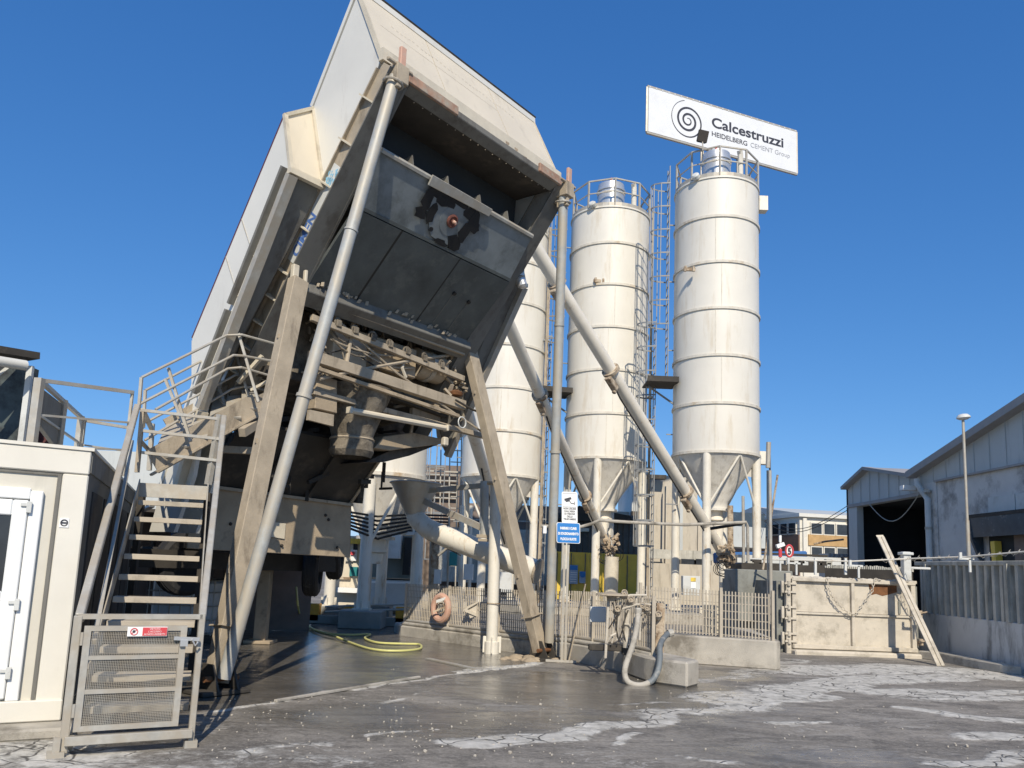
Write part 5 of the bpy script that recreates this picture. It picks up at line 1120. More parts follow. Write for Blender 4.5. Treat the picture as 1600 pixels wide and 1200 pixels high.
def smooth(pts, k=4):
    out = []
    for i in range(len(pts) - 1):
        p0, p1_, p2_, p3_ = pts[max(0, i - 1)], pts[i], pts[i + 1], pts[min(len(pts) - 1, i + 2)]
        for j in range(k):
            t_ = j / k; out.append(.5 * ((2 * p1_) + (p2_ - p0) * t_ + (2 * p0 - 5 * p1_ + 4 * p2_ - p3_) * t_ ** 2 + (3 * p1_ - p0 - 3 * p2_ + p3_) * t_ ** 3))
    out.append(pts[-1]); return out
pts = smooth([D(*p) for p in hp]); h_ = len(pts) // 2
MB().tube(pts[:h_ + 4], .042, 14).build('hose_body', M_conc, hs_, smooth=True)
MB().tube(pts[h_ + 3:], .043, 14).build('worn_hose_end', mat('grey_blue_hose', (.15, .17, .18), .6, dirt=(.4, .38, .33), dirt_amt=.4, dirt_scale=5), hs_, smooth=True)
MB().tube([pts[-1], pts[-1] + V3(.07, .02, .02)], .06, 12).lathe([(.042, 0), (.055, .02), (.055, .08), (.042, .1)], pts[0] - ZZ * .02, 12).build('hose_coupling', M_galv, hs_)

# ------------------------------------------------------------ steel tank gate
gy_ = 17.6
ga, gb = D(1238, 1012, gy_), D(1431, 1010, gy_ + .1); gt = D(1238, 903, gy_).z; g0 = min(ga.z, gb.z); ga.z = gb.z = g0
tg = empty('tank_gate', ga, 'large cement-coated steel gate of a settling tank with hanging chain', 'gate')
gxd = (gb - ga).normalized(); gnn = V3(gxd.y, -gxd.x, 0); GW = (gb - ga).length; GH = gt - g0
def TG(x, z, o=0): return ga + gxd * x + ZZ * z + gnn * o
hx_, hz_ = GW * .485, GH * .5
for (x0, x1) in ((.04, hx_), (hx_ + .03, GW - .04)):
    for (z0, z1) in ((.06, hz_), (hz_ + .03, GH - .06)):
        MB().box(TG((x0 + x1) / 2, (z0 + z1) / 2, -.03), (x1 - x0, .03, z1 - z0), gxd, gnn, ZZ).build('gate_panel', M_dusted, tg)
for x_, w_ in ((.03, .09), (hx_ + .01, .07), (GW - .05, .10)): MB().box(TG(x_, GH / 2, .02), (w_, .09, GH), gxd, gnn, ZZ).build('gate_upright', M_dusted, tg, bevel=.008)
MB().box(TG(GW / 2, hz_, .005), (GW - .1, .05, .045), gxd, gnn, ZZ).build('gate_rail', M_dusted, tg, bevel=.005)
MB().box(TG(GW / 2, GH - .02, .02), (GW, .12, .08), gxd, gnn, ZZ).build('gate_rail', M_dusted, tg, bevel=.008)
MB().box(TG(GW / 2, .04, .03), (GW, .14, .09), gxd, gnn, ZZ).build('gate_rail', M_dusted, tg, bevel=.01)
rp = [TG(GW * .63, GH - .08, -.008), TG(GW * .86, GH - .08, -.008), TG(GW * .86, GH - .22, -.008), TG(GW * .80, GH - .27, -.008), TG(GW * .74, GH - .31, -.008), TG(GW * .69, GH - .27, -.008), TG(GW * .65, GH - .30, -.008), TG(GW * .64, GH - .2, -.008)]
MB().prism(rp, gnn * -.004).build('rust_patch', M_rust, tg)
mb = MB(); random.seed(3)
for k in range(60):
    x_ = random.uniform(0, GW); e = random.uniform(.03, .09); mb.lathe([(0, e * .45), (e * .6, e * .3), (e, 0)], TG(x_, GH + .02, -.02 + random.uniform(-.05, .05)), 7)
mb.box(TG(GW / 2, GH + .01, -.08), (GW + .1, .22, .06), gxd, gnn, ZZ)
mb.build('cement_crust_rim', M_dusted, tg, smooth=True)
mb = MB()
for x_ in (-.10,):
    mb.box(TG(x_, GH / 2 - .05, .02), (.11, .12, GH + .3), gxd, gnn, ZZ)
mb.build('hinge_post', M_dusted, tg, bevel=.01)
for z_ in (GH - .12, GH - .30, hz_ + .12, hz_ - .12, .30, .14):
    MB().box(TG(-.06, z_, .08), (.26, .05, .04), gxd, gnn, ZZ).tube([TG(-.10, z_ - .05, .10), TG(-.10, z_ + .05, .10)], .035, 10).build('hinge', M_dusted, tg)
for z_ in (GH - .2, hz_, .2): MB().box(TG(-.22, z_, .03), (.06, .08, .26), gxd, gnn, ZZ).build('hinge_bracket', M_dusted, tg, bevel=.01)
for z_ in (hz_ + .08, .22): MB().box(TG(GW + .06, z_, .05), (.12, .1, .14), gxd, gnn, ZZ).tube([TG(GW + .0, z_, .12), TG(GW + .2, z_ + .05, .14)], .02, 8).build('catch', M_rusty, tg, bevel=.01)
MB().box(TG(GW * .875, hz_ + .2, .005), (.05, .02, .28), gxd, gnn, ZZ).build('dark_strip', M_concg, tg)
tk = tag(MB().prism([TG(-.30, -.1, -.10), TG(GW + .12, -.1, -.10), TG(GW + .12, -.1, -4), TG(-.30, -.1, -4)], ZZ * (GH + .02)).build('settling_tank', M_concg), 'grey concrete settling tank behind the coated steel gate', 'tank')
tag(MB().prism([TG(-.05, -.32, .30), TG(GW + .05, -.32, .30), TG(GW + .05, -.005, .05), TG(GW + .05, -.005, -.12), TG(-.05, -.005, -.12), TG(-.05, -.005, .05)][0:2] + [TG(GW + .05, -.32, -.1), TG(-.05, -.32, -.1)], ZZ * .30).build('gate_sill', M_dusted, bevel=.03), 'pale concrete sill under the steel tank gate', 'sill')
# chain
ch = empty('chain', TG(GW * .485, hz_, .1), 'slack steel chain draped across the front of the tank gate', 'chain')
cpts = smooth([TG(GW * .27, GH + .02, .09), TG(GW * .31, GH - .35, .10), TG(GW * .40, GH - .62, .11), TG(GW * .49, GH - .72, .12), TG(GW * .56, GH - .50, .11), TG(GW * .635, GH - .22, .10), TG(GW * .66, GH + .03, .09), TG(GW * .72, GH + .02, .09)], 12)
lk = None; acc = 0; last = cpts[0]; kk = 0
mb = MB().torus((0, 0, 0), .026, .009, (0, 0, 1), 12, 5, 1.5, 1); l0 = mb.build('chain_link', M_dusted, ch, origin=(0, 0, 0)); first = True
for i in range(1, len(cpts)):
    if (cpts[i] - last).length >= .062:
        d_ = (cpts[i] - last).normalized(); c_ = (cpts[i] + last) / 2; last = cpts[i]; kk += 1
        o = l0 if first else l0.copy()
        if not first: COL.objects.link(o); o.parent = ch
        first = False
        X = d_; Zt = gnn if kk % 2 else d_.cross(gnn); Y = Zt.cross(X).normalized(); Zt = X.cross(Y)
        M3 = Matrix((X, Y, Zt)).transposed(); o.rotation_euler = M3.to_euler(); o.location = c_ - wloc(ch)
# leaning profile
lb_ = G(1470, 1041); lc = D(1401, 893, gy_ - .12); ld_ = (lc - lb_); lt2 = lb_ + ld_ * 1.42
lp = empty('leaning_profile', lb_, 'long pale grooved metal profile leaning against the right end of the tank gate', 'pole')
sdv = ld_.normalized().cross(yn).normalized()
for o_ in (-.045, .045): MB().bar(lb_ + sdv * o_, lt2 + sdv * o_, .07, .04, up=yn).build('profile_rail', M_dusted, lp, bevel=.006)
MB().bar(lb_ - yn * .01, lt2 - yn * .01 + ld_.normalized() * .05, .16, .012, up=yn).build('profile_web', M_trim, lp)
# gray container behind the low wall
tag(MB().box(D(1184, 930, 19.5) * 1.0 + V3(0, 0, .0), (1.35, 1.0, 1.2)).build('grey_skip', M_concg, bevel=.02), 'dark grey steel box behind the second grille, left of the tank gate', 'container')
# post with small camera arm behind gate (tall thin pole pair)
tp = empty('thin_mast', D(1205, 990, 18.2), 'thin galvanised mast with a slim tube light at its top beside the tank gate', 'mast')
q0 = D(1205, 975, 17.2); q1 = D(1203, 735, 17.2); q2 = D(1199, 700, 17.2)
MB().tube([q0, q1], .035, 10).build('mast_tube', M_galv, tp); MB().tube([D(1200, 960, 17.3), D(1199, 735, 17.3)], .02, 8).build('mast_tube', M_galv, tp)
MB().tube([q1, D(1203, 712, 17.2), q2], .02, 8).build('curved_head', M_dark, tp)
MB().tube([D(1201, 691, 17.2), D(1200, 731, 17.2)], .05, 10).build('tube_light', M_galv, tp, smooth=True)
tag(MB().tube([D(1192, 890, 18.5), D(1215, 742, 18.5)], .025, 8).build('rusty_rod', M_rusty), 'thin rusty rod leaning beside the thin mast', 'rod')
# ------------------------------------------------------------ right hand wall, slat fence, barbed wire
WX = 9.55
rw = tag(MB().box((WX + .12, 10.5, .45), (.24, 17, .96)).build('concrete_wall', M_wallr, bevel=.01), 'smooth grey concrete wall along the right edge below the slat fence', 'wall')
sf = empty('slat_fence', (WX + .1, 14, .93), 'tall dark concrete slat fence on top of the grey wall at the right', 'fence')
sl0 = MB().prism([V3(WX + .09, 2.80, .93), V3(WX - .01, 2.82, .93), V3(WX - .01, 2.91, .93), V3(WX + .09, 2.93, .93)], ZZ * 1.08).build('slat', M_slat, sf, origin=(WX, 2.8, .93))
for k in range(1, 64): inst(sl0, (random.uniform(-.008, .008), k * .25, 0))
MB().box((WX + .12, 10.8, 1.47), (.04, 16.2, 1.06)).build('dark_gap_backing', M_dark, sf)  # dark sheet whose colour stands in for the shade between the slats
MB().box((WX + .08, 10.8, 2.04), (.20, 16.2, .09)).build('cap_rail', M_slat, sf, bevel=.01)
for k in range(6): MB().box((WX + .02, 3.4 + k * 3.0, 1.48), (.14, .10, 1.1)).build('fence_post', M_slat, sf)
# rear return of the fence behind the tank, dark with spikes
rf = empty('dark_rear_fence', (7.5, 21.5, 0), 'low dark fence with ragged top behind the settling tank', 'fence')
a_, b_ = D(1290, 888, 22.0), D(1425, 884, 20.5)
MB().bar(V3(a_.x, a_.y, .95), V3(b_.x, b_.y, .95), .1, 1.9).build('fence_panel', M_dark, rf)
for k in range(44):
    f_ = k / 43; MB().box(V3(a_.x, a_.y, 1.93).lerp(V3(b_.x, b_.y, 1.93), f_), (.05, .05, random.uniform(.05, .14)), (1, 0, random.uniform(-.4, .4))).build('ragged_tip', M_slat, rf)
# barbed pipe
bw_ = empty('barbed_rail', D(1330, 876, 17.5), 'white horizontal pipe wrapped in barbed coils above the tank gate and slat fence', 'rail')
bp_ = [D(1190, 874, 18.6), D(1330, 877, 17.6), D(1420, 873, 17.0), D(1510, 870, 15.9), D(1600, 862, 14.6), D(1680, 855, 13.5)]
MB().tube(bp_, .016, 8).build('pipe', M_leg, bw_)
sm = smooth(bp_, 40); mb = MB(); th = 0; coil = []
for i, p in enumerate(sm[60:]):
    th += .9; coil.append(p + V3(.0, .045 * math.sin(th), .045 * math.cos(th)))
mb.tube(coil, .005, 4)
for p in coil[::3]: mb.bar(p - V3(.02, 0, .02), p + V3(.02, 0, .02), .006)
mb.build('barbed_coil', M_galv, bw_)
for px, py, d_ in ((1337, 884, 17.5), (1510, 873, 15.8), (1240, 880, 18.2)):
    q = D(px, py, d_); MB().box(q + V3(0, 0, 0), (.30, .04, .04)).box(q + V3(.06, 0, -.13), (.04, .04, .26)).box(q + V3(-.12, 0, .06), (.05, .05, .12)).build('bracket', M_pale, bw_)
for px, y0, y1, d_ in ((1274, 872, 898, 18.0), (1321, 872, 898, 17.9)): MB().bar(D(px, y0, d_), D(px, y1, d_), .05).build('short_post', M_pale, bw_)
cp = D(1416, 898, 17.4); tag(MB().box(cp + ZZ * .18, (.16, .16, .62)).box(cp + ZZ * .45, (.24, .24, .06)).box(cp + V3(.3, 0, .15), (.45, .05, .05)).build('concrete_post', M_pale, bevel=.01), 'short pale concrete post with a cap at the corner of the slat fence', 'post')
ck = [V3(8.75, 17.4, 0), V3(9.5, 17.5, 0), V3(9.52, 13.6, 0), V3(9.2, 13.5, 0), V3(8.55, 15.2, 0)]
tag(MB().prism([V3(8.85, 17.5, 0), V3(9.02, 16.9, 0), V3(9.22, 15.2, 0), V3(9.42, 14.9, 0), V3(9.42, 17.5, 0)], ZZ * .17).build('right_kerb', M_conc, bevel=.02), kind='structure')
# ------------------------------------------------------------ big shed on the right
SX = 16.0
shed = empty('industrial_shed', (SX, 28, 0), 'large grey industrial shed with two gables, dark open doorway and weathered wall', 'warehouse')
def SP(px, py): return PL(px, py, (SX, 0, 0), (1, 0, 0))
def sbox(y0, y1, z0, z1, name, m, x=SX, t_=.3, par=None, **k): return MB().box((x + t_ / 2, (y0 + y1) / 2, (z0 + z1) / 2), (t_, y1 - y0, z1 - z0)).build(name, m, par or shed, **k)
A_ = SP(1325, 763); B_ = SP(1358, 733); C_ = SP(1430, 743); E_ = SP(1600, 634)
DL, DR = SP(1331, 794), SP(1445, 772); yl, yr = DL.y, DR.y; zd_ = (DL.z + DR.z) / 2
ze = SP(1462, 753).z; ze2 = SP(1600, 725).z; zeave = (ze + ze2) / 2
slope = (E_.z - C_.z) / (E_.y - C_.y); ynear = 10.0; znear = C_.z + slope * (ynear - C_.y)
MB().prism([V3(SX, A_.y, zd_), V3(SX, A_.y, A_.z), V3(SX, B_.y, B_.z), V3(SX, C_.y, C_.z), V3(SX, yr - .05, C_.z - .02), V3(SX, yr - .05, zd_)], V3(.3, 0, 0)).build('small_gable_cladding', M_clad, shed)
MB().prism([V3(SX - .02, yr - .05, zeave), V3(SX - .02, C_.y - .02, C_.z), V3(SX - .02, ynear, znear), V3(SX - .02, ynear, zeave)], V3(.3, 0, 0)).build('big_gable_cladding', M_clad, shed)
sbox(A_.y - .9, A_.y, 0, zd_ - .01, 'door_pillar', M_clad); sbox(yr - .9, yr - .01, 0, zeave, 'door_pillar', M_render, SX - .03, .4)
sbox(ynear, yr - .92, 0, zeave - .01, 'weathered_wall', M_render)
MB().bar(V3(SX - .12, A_.y + .1, A_.z), V3(SX - .12, B_.y, B_.z + .03), .4, .14).build('verge', M_roof, shed)
MB().bar(V3(SX - .12, B_.y, B_.z + .03), V3(SX - .12, C_.y, C_.z), .4, .14).build('verge', M_roof, shed)
MB().bar(V3(SX - .14, C_.y, C_.z), V3(SX - .14, ynear, znear), .5, .26).build('verge', M_roof, shed)
for a_, b_ in ((A_, B_), (B_, C_)): MB().prism([V3(SX, a_.y, a_.z), V3(SX, b_.y, b_.z), V3(SX + 20, b_.y, b_.z), V3(SX + 20, a_.y, a_.z)], ZZ * .08).build('roof', M_roof, shed)
MB().prism([V3(SX, C_.y, C_.z), V3(SX, ynear, znear), V3(SX + 20, ynear, znear), V3(SX + 20, C_.y, C_.z)], ZZ * .08).build('roof', M_roof, shed)
for k in range(30):
    y_ = A_.y - .5 - k * .9
    if y_ < 24: break
    zt_ = (A_.z + (B_.z - A_.z) * (A_.y - y_) / (A_.y - B_.y)) if y_ > B_.y else ((B_.z + (C_.z - B_.z) * (B_.y - y_) / (B_.y - C_.y)) if y_ > C_.y else C_.z + slope * (y_ - C_.y))
    lo = zd_ if y_ > yr else zeave
    MB().box((SX - .035, y_, (lo + zt_) / 2), (.02, .03, zt_ - lo - .1)).build('cladding_seam', M_clad, shed)
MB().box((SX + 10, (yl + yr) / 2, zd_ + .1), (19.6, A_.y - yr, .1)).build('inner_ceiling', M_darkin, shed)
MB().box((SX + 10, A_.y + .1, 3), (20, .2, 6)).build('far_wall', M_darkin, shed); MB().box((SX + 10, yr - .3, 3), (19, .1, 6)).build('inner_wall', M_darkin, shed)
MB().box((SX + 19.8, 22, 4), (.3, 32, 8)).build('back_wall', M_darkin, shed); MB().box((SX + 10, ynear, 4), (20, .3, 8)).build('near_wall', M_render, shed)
sbox(A_.y - .92, yr + .0, zd_ - .0, zd_ + .16, 'door_lintel', M_roof, SX - .06, .1) if False else MB().box((SX - .03, (A_.y + yr) / 2, zd_ + .07), (.05, A_.y - yr, .14)).build('door_lintel', M_roof, shed)
dp = SP(1456, 760); MB().tube([V3(SX - .25, dp.y + .6, dp.z + .35), V3(SX - .25, dp.y + .6, dp.z + .15), V3(SX - .18, dp.y, dp.z - .5), V3(SX - .18, dp.y, 1.0)], .11, 12).build('downpipe', M_pale, shed, smooth=True)
for z_ in (2.0, 3.6, 5.0): MB().tube([V3(SX - .18, dp.y, z_), V3(SX - .18, dp.y, z_ + .1)], .13, 12).build('pipe_bracket', M_galv, shed)
MB().bar(V3(SX - .08, yr - .9, zeave + .0), V3(SX - .08, ynear, zeave + .0), .10, .07).build('ledge', M_roof, shed)
q1_, q2_ = SP(1548, 780), SP(1640, 770); zc_ = SP(1575, 790).z
for k in range(3):
    a_ = q1_.y + (k) * -1.45; MB().box((SX - .06, a_ - .7, zc_), (.06, 1.40, .66)).build('canopy_board', M_pale, shed)
aw = SP(1535, 806); y0_ = aw.y
MB().box((SX - .25, y0_ - 3.5, aw.z - .05), (.5, 7, .12)).build('awning_roof', M_dark, shed)
MB().prism([V3(SX - .5, y0_ - .1, aw.z), V3(SX, y0_, aw.z), V3(SX, y0_, aw.z - 1.6), V3(SX - .2, y0_ - .05, aw.z - 1.4), V3(SX - .45, y0_ - .1, aw.z - .8)], V3(0, .12, 0)).build('awning_side', M_blueglass, shed)
MB().prism([V3(SX - .5, y0_, aw.z), V3(SX - .42, y0_, aw.z - .75), V3(SX - .42, y0_ - 7, aw.z - .75), V3(SX - .5, y0_ - 7, aw.z)], V3(.03, 0, 0)).build('awning_curtain', M_blueglass, shed)
MB().box((SX - .03, y0_ - 3.6, 1.8), (.05, 6.4, 3.6)).build('dark_opening_sheet', M_darkin, shed)  # flat sheet on the wall, shade of an opening painted as near-black
MB().box((SX - .08, y0_ - 2.6, 1.8), (.05, 1.6, 3.4)).build('inner_panel', M_brown, shed)
MB().bar(V3(SX - .2, y0_ - 1.0, aw.z - .9), V3(SX - .2, y0_ - 1.2, 0), .22).build('yellow_post', M_yellow, shed)
MB().box((SX - .3, SP(1430, 763).y, SP(1430, 763).z), (.5, .3, .18)).build('wall_lamp', M_print, shed)
wire = empty('overhead_wire', D(1200, 800, 60), 'thin overhead wires sagging towards the shed', 'wire')
for (a_, b_, s_) in ((D(1190, 800, 60), V3(SX, A_.y, A_.z - .8), 1.2), (D(1190, 812, 60), V3(SX, A_.y, A_.z - 1.0), 1.0)):
    MB().tube([a_.lerp(b_, i / 14) - ZZ * s_ * math.sin(math.pi * i / 14) for i in range(15)], .02, 4).build('wire_span', M_dark, wire)
qa, qb = V3(SX - .1, SP(1362, 788).y, SP(1362, 788).z), V3(SX - .1, SP(1440, 772).y, SP(1440, 772).z)
MB().tube([qa.lerp(qb, i / 12) - ZZ * .9 * math.sin(math.pi * i / 12) for i in range(13)], .02, 5).build('slack_cable', M_slat, shed)
# street lamp
lb2 = D(1515, 900, 21); lb2.z = 0; lt_ = D(1512, 657, 21)
lamp = empty('street_lamp', lb2, 'tall slim street lamp with an oval grey head rising before the shed wall', 'street lamp')
MB().tube([lb2, V3(lb2.x, lb2.y, lt_.z * .55)], .05, 10).build('lower_pole', M_galv, lamp, smooth=True); MB().tube([V3(lb2.x, lb2.y, lt_.z * .55), V3(lb2.x, lb2.y, lt_.z)], .036, 10).build('upper_pole', M_galv, lamp, smooth=True)
hc = lt_ + V3(-.11, 0, .08)
MB().lathe([(0, .10), (.11, .08), (.165, .025), (.175, -.015), (.16, -.03), (0, -.03)], hc, 20, (-.1, 0, 1)).build('lamp_head', M_pale, lamp, smooth=True)
MB().lathe([(0, -.07), (.10, -.06), (.15, -.03)], hc + ZZ * -.002, 20, (-.1, 0, 1)).build('lamp_glass', M_doorw, lamp, smooth=True)

# ------------------------------------------------------------ brick and white building in the distance
K = D(1250, 860, 58); K.z = 0
ux = Vector((math.sin(R(80)), math.cos(R(80)), 0)); uy = Vector((-math.sin(R(10)), math.cos(R(10)), 0)); un = -uy
bb_ = empty('brick_office_building', K, 'two-storey white and yellow brick building with window bands in the distance', 'building')
def Z_(py, px=1250): return EYE + (885 + .04 * (px - 800) - py) / 1250 * 58
zt, zw1, zw0, zb1, zb0, zl1, zl0 = Z_(803), Z_(816), Z_(835), Z_(835), Z_(852), Z_(853), Z_(871)
L1, L2 = 8.0, 14.0
MB().box(K + ux * L1 / 2 + uy * L2 / 2 + ZZ * (zt - .25) / 2, (L1, L2, zt - .25), ux, uy, ZZ).build('core_wall', M_frame, bb_)
MB().prism([K + ZZ * (zt - .24) + un * .3 - ux * .2, K + ux * L1 + ZZ * (zt - .24) + un * .3, K + ux * L1 + uy * L2 + ZZ * (zt - .24), K + uy * L2 + ZZ * (zt - .24) - ux * .2], ZZ * .25).build('roof_slab', M_white, bb_)
MB().prism([K - ux * .06 + ZZ * (zt + .02), K - ux * .06 + uy * 7.0 + ZZ * (zt + .95), K - ux * .06 + uy * L2 + ZZ * (zt + .02)], ux * L1 * .9).build('gable', M_clad, bb_)
for f0_, f1_ in ((.08, .46), (.50, .98)):
    MB().box(K + ux * L1 * (f0_ + f1_) / 2 + un * .05 + ZZ * (zb1 + zb0) / 2, (L1 * (f1_ - f0_), .1, zb1 - zb0), ux, uy, ZZ).build('brick_panel', M_brick, bb_)
    nwin = 3 if f0_ < .3 else 4
    for z0, z1 in ((zw0, zw1), (zl0, zl1)):
        wsp = (f1_ - f0_) * L1 / nwin
        for k in range(nwin):
            c = K + ux * (L1 * f0_ + wsp * (k + .5) + .12) + un * .06 + ZZ * (z0 + z1) / 2
            wn_ = MB().box(c, (wsp - .08, .08, z1 - z0), ux, uy, ZZ).build('window', M_frame, bb_); MB().box(c + un * .045, (wsp - .22, .02, z1 - z0 - .14), ux, uy, ZZ).build('pane', M_glass, wn_)
MB().box(K + uy * L2 / 2 - ux * .05 + ZZ * (zb1) / 2, (.1, L2, zb1 - .1), ux, uy, ZZ).build('brick_side', M_brickd, bb_)
for k in range(11):
    c = K + uy * (.9 + k * 1.2) - ux * .06 + ZZ * (zw0 + zw1) / 2
    wn_ = MB().box(c, (.08, 1.05, zw1 - zw0), ux, uy, ZZ).build('window', M_frame, bb_); MB().box(c - ux * .045, (.02, .9, zw1 - zw0 - .14), ux, uy, ZZ).build('pane', M_glass, wn_)
for f_ in (.04, .48, .99): MB().box(K + ux * L1 * f_ + un * .08 + ZZ * (zt / 2 - .15), (.28, .2, zt - .35), ux, uy, ZZ).build('pillar', M_frame, bb_)
# grooved tank behind, low crane arm
q = D(1316, 858, 40); tk2 = empty('ribbed_tank', q, 'small pale ribbed tank in front of the brick building by the shed corner', 'tank')
MB().box(V3(q.x, q.y, 1.4), (1.9, 1.2, 2.9)).build('tank_body', M_clad, tk2)
for k in range(9): MB().box(V3(q.x - .88 + k * .22, q.y - .63, 1.4), (.08, .08, 2.9)).build('rib', M_roof, tk2)
tag(MB().tube([D(1272, 850, 39), D(1290, 846, 39), D(1318, 843, 39)], .045, 8).build('rusty_boom', M_rusty), 'thin rust-brown boom in front of the yellow brick building', 'boom')
# flatbed clutter beyond the gate
fbd = empty('flatbed_trailer', D(1270, 890, 26), 'low flatbed trailer stacked with pale beams beyond the tank gate', 'trailer')
for (px0, px1, py, d_, w_, h__, m) in ((1150, 1325, 879, 27, .3, .16, M_pale), (1150, 1310, 873, 29, .6, .10, M_pale), (1165, 1300, 885, 26, .2, .10, M_dark), (1150, 1330, 890, 25, 1.2, .22, M_dark), (1180, 1290, 868, 30, .4, .07, M_dark)):
    MB().bar(D(px0, py - 4, d_), D(px1, py + 1, d_), w_, h__).build('load_beam', m, fbd)
random.seed(11)
for k in range(26):
    px = random.uniform(1165, 1320); q = D(px, random.uniform(876, 892), 24.8); MB().box(q, (random.uniform(.1, .3), .2, random.uniform(.06, .22))).build('underframe_piece', random.choice((M_dark, M_pale, M_slat, M_dark)), fbd)
for px in (1170, 1200, 1300): q = D(px, 905, 25.3); MB().lathe([(0, -.15), (.3, -.15), (.45, -.1), (.45, .1), (.3, .15), (0, .15)], V3(q.x, q.y, .5), 20, (0, 1, 0)).build('wheel', M_black, fbd)
tag(MB().bar(D(1120, 872, 31), D(1253, 870, 31), 1.2, .42).build('blue_tarpaulin_load', M_tarp, bevel=.05), 'long bright blue covered load beyond the tank gate', 'covered load')
tag(MB().bar(D(1120, 818, 62), D(1185, 822, 62), 3, 1.7).build('distant_blue_shed', M_blueglass), 'distant low blue-grey roof seen between the legs of the tallest silo', 'shed')
tag(MB().bar(D(1120, 838, 60), D(1186, 842, 60), 3, 1.5).build('distant_wall', M_clad), 'distant pale grey wall under the blue-grey roof left of the brick building', 'wall')
q = D(1233, 861, 23); rs_ = empty('speed_sign', V3(q.x, q.y, 0), 'round white speed limit sign with red ring beyond the tank gate', 'sign')
MB().lathe([(0, 0), (.19, 0), (.19, .02), (0, .02)], q, 24, (0, -1, 0)).build('sign_disc', M_print, rs_); MB().torus(q + yn * .02, .165, .028, yn, 28, 6, .62).build('red_ring', M_red, rs_)
for o in list(rs_.children): 
    if o.name.startswith('sign_disc'): 
        for v in o.data.vertices: v.co.x = (v.co.x - (q - wloc(rs_)).x) * .66 + (q - wloc(rs_)).x
text('5', .26, M_ink, rs_, q + yn * .045 + V3(0, 0, -.09), (1, 0, 0), ZZ, align='CENTER', sx=.8, bold=.008)
MB().tube([V3(q.x, q.y + .05, 0), q + V3(0, .05, 0)], .03, 8).build('sign_pole', M_galv, rs_)
q = D(1219, 852, 22); cv_ = empty('yard_camera', V3(q.x, q.y, 0), 'small white surveillance camera on a thin pole with a red cylinder below it', 'camera')
MB().tube([V3(q.x, q.y, 0), q + ZZ * .2], .025, 8).build('camera_pole', M_pale, cv_); MB().box(q + ZZ * .0, (.22, .12, .10), (1, 0, .4), (0, 1, 0), (-.4, 0, 1)).build('camera_body', M_print, cv_); MB().tube([q - ZZ * .32, q - ZZ * .1], .05, 8).build('red_cylinder', M_red, cv_); MB().box(q + ZZ * .18, (.06, .06, .18)).build('antenna', M_print, cv_)

# ------------------------------------------------------------ buildings and cabins behind the silos
def fac(px0, px1, py0, py1, dy, dep=6, z0=0):
    a_, b_ = D(px0, py1, dy), D(px1, py0, dy); z1 = b_.z; return V3((a_.x + b_.x) / 2, dy + dep / 2, (z0 + z1) / 2), (b_.x - a_.x, dep, z1 - z0)
bg1 = empty('cream_factory_building', D(1035, 900, 44), 'cream rendered factory building with small windows behind the middle silos', 'building')
for (x0, x1, y0, d_, m) in ((1012, 1090, 745, 46, M_beige), (985, 1012, 738, 47, M_pale), (1090, 1142, 800, 50, M_beige), (945, 986, 800, 48, M_beige)):
    c, s = fac(x0, x1, y0, 920, d_); MB().box(c, s).build('wall', m, bg1)
for (x0, x1, y0, y1, d_, m) in ((1010, 1040, 743, 748, 45.4, M_dark), (1060, 1066, 760, 905, 45.6, M_clad), (1058, 1110, 872, 884, 43, M_dark), (1010, 1120, 862, 872, 42.5, M_slat), (1016, 1034, 878, 905, 44.5, M_glass), (1063, 1083, 874, 886, 42.4, M_glass), (1086, 1104, 874, 886, 42.4, M_glass), (986, 1011, 800, 806, 46.5, M_dark), (1000, 1010, 800, 900, 44, M_blueglass), (1012, 1014, 760, 905, 45.3, M_slat), (1038, 1041, 760, 905, 45.3, M_trim)):
    a_, b_ = D(x0, y1, d_), D(x1, y0, d_); MB().box(((a_.x + b_.x) / 2, d_, (a_.z + b_.z) / 2), (b_.x - a_.x, .5, b_.z - a_.z)).build('window' if m in (M_glass, M_blueglass) else 'facade_strip', m, bg1)
c, s = fac(1010, 1130, 884, 940, 41, 2); MB().box(c, s).build('low_wall', M_beige, bg1)
